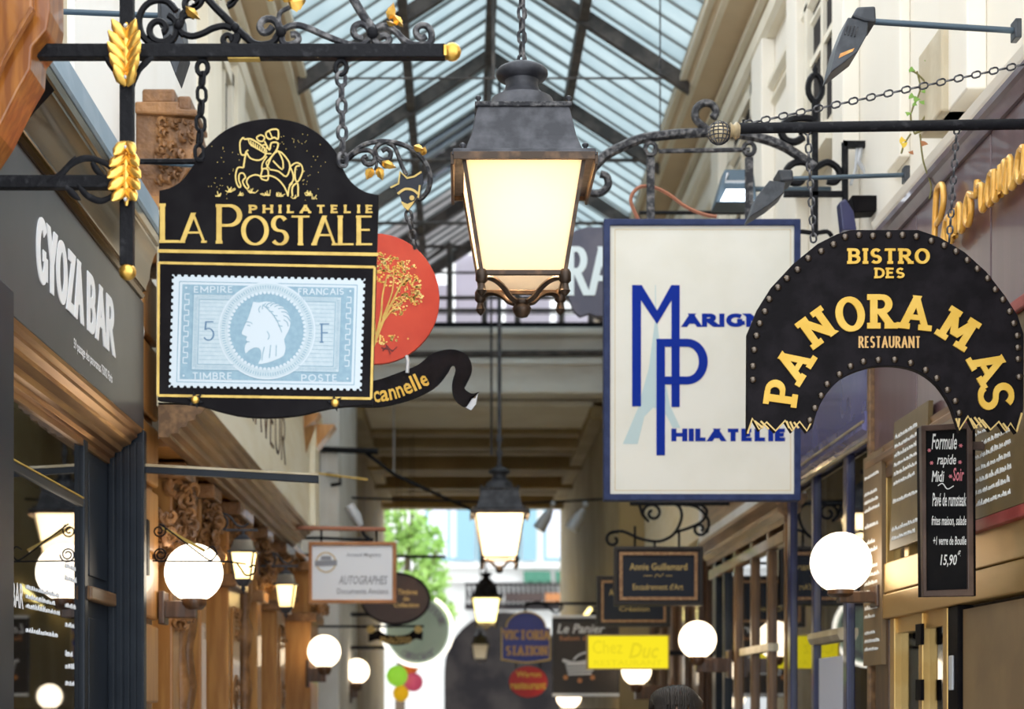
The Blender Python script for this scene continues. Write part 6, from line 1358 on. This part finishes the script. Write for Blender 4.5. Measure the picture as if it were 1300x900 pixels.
part('panel', MB().prism(fr, arch(0), -.03, .01), 'victoria_blue', t); part('gilt_edge', MB().ring(fr, arch(0), arch(2), -.032, .02), 'dim_gold', t)
mb = MB(); word(mb, fr, 'VICTORIA', 640, 800, 697, 812, 2.6, 1.8, 1.0, gap=.25, d0=.01, d1=.016); word(mb, fr, 'STATION', 643, 820, 694, 832, 2.6, 1.8, 1.0, gap=.25, d0=.01, d1=.016); part('lettering', mb, 'copper_ink', t)
part('hanging_rod', MB().tube([fr(667, 777), fr(667, 766), Vector((2.0, 18.6, fr(0, 766).z))], .014, 6), 'iron', t)
part('scroll', MB().tube(fr_path(fr, smooth_pts([(667, 770), (682, 764), (694, 770), (706, 778), (714, 770), (706, 764)], 4)), .012, 5), 'iron', t)
t = thing('oval_restaurant_sign', 'small red oval sign hanging under the blue arched sign', 'sign', P(671, 887, 18.6))
part('panel', MB().prism(fr, arc(670.5, 865.5, 24.5, 20, 0, 360, 32)[:-1], -.02, .01), 'wagon_red', t, bevel=.006)
print_on(t, fr, .01, [('Wagon', 655, 852, 687, 862, .03), ('restaurant', 648, 866, 693, 875, .03)], 'letter_gold')
for a in (655, 686): part('hanger', MB().tube([fr(a, 848), fr(a, 838)], .01, 5), 'iron', t)
fr = PF(19.4)
for n, (x, lab) in enumerate(((694, 'pale cone spotlight on the wire in the tunnel mouth, left of two'), (735, 'pale cone spotlight on the wire in the tunnel mouth, right of two'))):
    t = thing('cone_spotlight', lab, 'spotlight', fr(x - 6, 672), 'cone spotlights in the tunnel mouth')
    part('shade', MB().tube(fr_path(fr, [(x + 6, 646), (x, 656), (x - 10, 672)]), [.025, .06, .075], 10), 'silver_grey', t, smooth=60)
    part('joint', MB().ball(fr(x + 8, 640), .035, 10, 8), 'silver_grey', t, smooth=180)
t = single('tension_wire', MB().tube([Vector((-1.22, 19.4, fr(0, 632).z)), fr(660, 639), fr(702, 637), Vector((1.72, 19.4, fr(0, 633).z))], .014, 5), 'iron', 'dark wire strung across the tunnel mouth carrying cone spotlights', 'wire')
# ================================================================== PLANT ON THE LEDGE
fr = PF(7.2)
pl = thing('ledge_plant', 'straggly green and brown weed growing on the ledge at the right', 'plant', P(1175, 260, 7.2))
mb = MB(); stems = [[(1165, 165), (1160, 140), (1172, 110), (1168, 85)], [(1165, 165), (1178, 150), (1182, 128), (1183, 100), (1180, 74)], [(1168, 160), (1185, 130), (1192, 112)], [(1180, 100), (1168, 88), (1158, 83)], [(1188, 80), (1205, 78), (1218, 82), (1230, 88)], [(1160, 165), (1152, 178), (1148, 190)], [(1172, 165), (1176, 200), (1186, 230), (1184, 248)]]
for s_ in stems: mb.tube(fr_path(fr, smooth_pts(s_, 3), -.05), .004, 5)
mb.tube([fr(1165, 165, -.05), Vector((1.99, 7.2, 4.02))], .005, 5)
part('stem', mb, 'stem_green', pl)
rr = random.Random(12)
def lf(x, y, s_, m): 
    a = rr.uniform(0, 6); q = [(x + s_ * math.cos(a + i * 2 * PI / 7) * (1 if i % 2 else .55), y + s_ * .8 * math.sin(a + i * 2 * PI / 7) * (1 if i % 2 else .55)) for i in range(7)]
    part('leaf', MB().prism(fr, q, .0 - .04, .002 - .04), m, pl)
for x, y in ((1160, 84), (1182, 74), (1176, 112), (1184, 104), (1166, 122), (1160, 118), (1174, 126), (1156, 140), (1188, 100), (1164, 128)): lf(x, y, rr.uniform(4, 7), 'leaf_green')
for x, y in ((1210, 72), (1222, 80), (1230, 86), (1190, 114), (1176, 178), (1160, 190), (1215, 78)): lf(x, y, rr.uniform(4, 6), 'leaf_brown')
for x, y in ((1148, 174), (1151, 180)): lf(x, y, 6, 'leaf_yellow')
jb = thing('junction_box', 'small dark cable box with loose grey cables on the ledge', 'box', P(1110, 260, 8.6)); fr = PF(8.6)
part('box', MB().prism(fr, [(1078, 252), (1112, 252), (1110, 272), (1082, 274)], -.06, .06), 'black_board', jb, bevel=.006)
part('cable', MB().tube(fr_path(fr, smooth_pts([(1108, 268), (1116, 258), (1124, 262), (1130, 272), (1128, 280)], 3)), .012, 5), 'silver_grey', jb)
# ================================================================== PERSON WALKING IN THE PASSAGE (only the hair reaches the frame)
YP, XP = 6.5, (859 - VX) / FP * 6.5
pe = thing('person', 'person with dark combed back hair at the bottom edge, below the yellow sign', 'person', (XP, YP, 0))
def skin_mesh(name, pts, edges, m, par, sub=2):
    me = bpy.data.meshes.new(name); me.from_pydata([Vector(p[:3]) for p in pts], edges, []); o = bpy.data.objects.new(name, me); C.objects.link(o); o.parent = par
    sk = o.modifiers.new('skin', 'SKIN'); sk.use_smooth_shade = True
    if not me.skin_vertices: me.attributes
    for i, p in enumerate(pts):
        v = me.skin_vertices[0].data[i]; v.radius = (p[3], p[4] if len(p) > 4 else p[3]); v.use_root = i == 0
    s_ = o.modifiers.new('sub', 'SUBSURF'); s_.levels = sub; s_.render_levels = sub
    me.materials.append(M[m]); return o
b = [(0, 0, .92, .14, .11), (0, 0, 1.12, .13, .10), (0, .01, 1.30, .16, .11), (0, .02, 1.40, .10, .08), (0, .01, 1.47, .055, .06), (0, -.01, 1.53, .062, .075), (0, -.005, 1.58, .075, .092), (0, .0, 1.635, .066, .08),
     (-.17, .02, 1.37, .06), (-.23, .03, 1.12, .045), (-.22, -.06, .88, .035), (-.215, -.09, .80, .035, .02), (.17, .02, 1.37, .06), (.23, .0, 1.12, .045), (.22, .10, .90, .035), (.215, .12, .82, .035, .02),
     (-.09, 0, .85, .085), (-.10, -.05, .47, .06), (-.10, .02, .09, .04), (-.10, -.12, .04, .04, .03), (.09, 0, .85, .085), (.10, .06, .48, .06), (.10, .18, .10, .04), (.10, .06, .04, .04, .03)]
ed = [(0, 1), (1, 2), (2, 3), (3, 4), (4, 5), (5, 6), (6, 7), (3, 8), (8, 9), (9, 10), (10, 11), (3, 12), (12, 13), (13, 14), (14, 15), (0, 16), (16, 17), (17, 18), (18, 19), (0, 20), (20, 21), (21, 22), (22, 23)]
for k, (sd, base) in enumerate(((-1, 11), (1, 15))):
    bx, by, bz = b[base][:3]
    for j in range(4): b.append((bx + sd * .005, by - .024 + j * .016, bz - .05, .009)); b.append((bx - sd * .008, by - .024 + j * .016, bz - .085 + .006 * abs(j - 1.5), .007)); ed += [(base, len(b) - 2), (len(b) - 2, len(b) - 1)]
    b.append((bx - sd * .02, by - .035, bz - .02, .010)); b.append((bx - sd * .03, by - .04, bz - .055, .008)); ed += [(base, len(b) - 2), (len(b) - 2, len(b) - 1)]
pe.scale = (.985,) * 3
skin_mesh('body', b, ed, 'skin', pe)
skin_mesh('jacket', [(0, 0, .86, .165, .135), (0, 0, 1.12, .155, .125), (0, .01, 1.30, .185, .13), (0, .02, 1.40, .115, .095), (-.17, .02, 1.37, .08), (-.23, .03, 1.12, .063), (-.222, -.05, .91, .05), (.17, .02, 1.37, .08), (.23, 0, 1.12, .063), (.222, .09, .93, .05)],
          [(0, 1), (1, 2), (2, 3), (3, 4), (4, 5), (5, 6), (3, 7), (7, 8), (8, 9)], 'jacket', pe)
skin_mesh('trousers', [(0, 0, .9, .155, .125), (-.09, 0, .84, .10), (-.10, -.05, .47, .075), (-.10, .015, .12, .06), (.09, 0, .84, .10), (.10, .06, .48, .075), (.10, .165, .13, .06)], [(0, 1), (1, 2), (2, 3), (0, 4), (4, 5), (5, 6)], 'trouser', pe)
hd = Vector((XP, YP, 0))   # head pieces are placed in the person's own frame
for sx in (-1, 1):
    ey = part('eye', MB().ball(hd + Vector((sx * .032, -.083, 1.565)), .013, 10, 8), 'eye_white', pe, smooth=180); part('iris', MB().ball(hd + Vector((sx * .032, -.094, 1.565)), .006, 8, 6), 'hair', ey, smooth=180)
    part('eyebrow', MB().tube([hd + Vector((sx * .018, -.094, 1.588)), hd + Vector((sx * .034, -.093, 1.594)), hd + Vector((sx * .05, -.082, 1.586))], .005, 5), 'hair', pe)
    part('ear', MB().ball(hd + Vector((sx * .08, .01, 1.555)), .03, 10, 8, (.4, .7, 1)), 'skin', pe, smooth=180)
part('nose', MB().tube([hd + Vector((0, -.09, 1.565)), hd + Vector((0, -.108, 1.535)), hd + Vector((0, -.112, 1.522)), hd + Vector((0, -.09, 1.515))], [.008, .011, .015, .008], 8), 'skin', pe, smooth=180)
part('mouth', MB().tube([hd + Vector((-.024, -.083, 1.49)), hd + Vector((0, -.092, 1.488)), hd + Vector((.024, -.083, 1.49))], [.003, .007, .003], 6), 'chalk_pink', pe, smooth=180)
mb = MB(); rr = random.Random(21)
for i in range(150):                                     # combed back locks from the hairline over the crown
    u = -1 + 2 * (i % 30) / 29 + rr.uniform(-.03, .03); lay = i // 30
    pts = []; rad = []
    for k in range(7):
        t = k / 6; th = math.radians(-78 + (160 - lay * 8) * t + lay * 12)
        rx = .088 * (1 + .05 * math.sin(t * PI)); x = math.sin(u * 1.45) * rx; cc = math.cos(u * 1.45)
        pts.append(hd + Vector((x + .008 * math.sin(3 * t + u * 5), .004 + math.sin(th) * .103 * (.5 + .5 * cc), 1.585 + math.cos(th) * .098 * (.35 + .65 * cc) + .012 * math.sin(PI * t)))); rad.append(.0075 * (1.15 - .8 * abs(t - .45)))
    mb.tube(pts, rad, 5)
part('hair', mb, 'hair', pe, smooth=60)
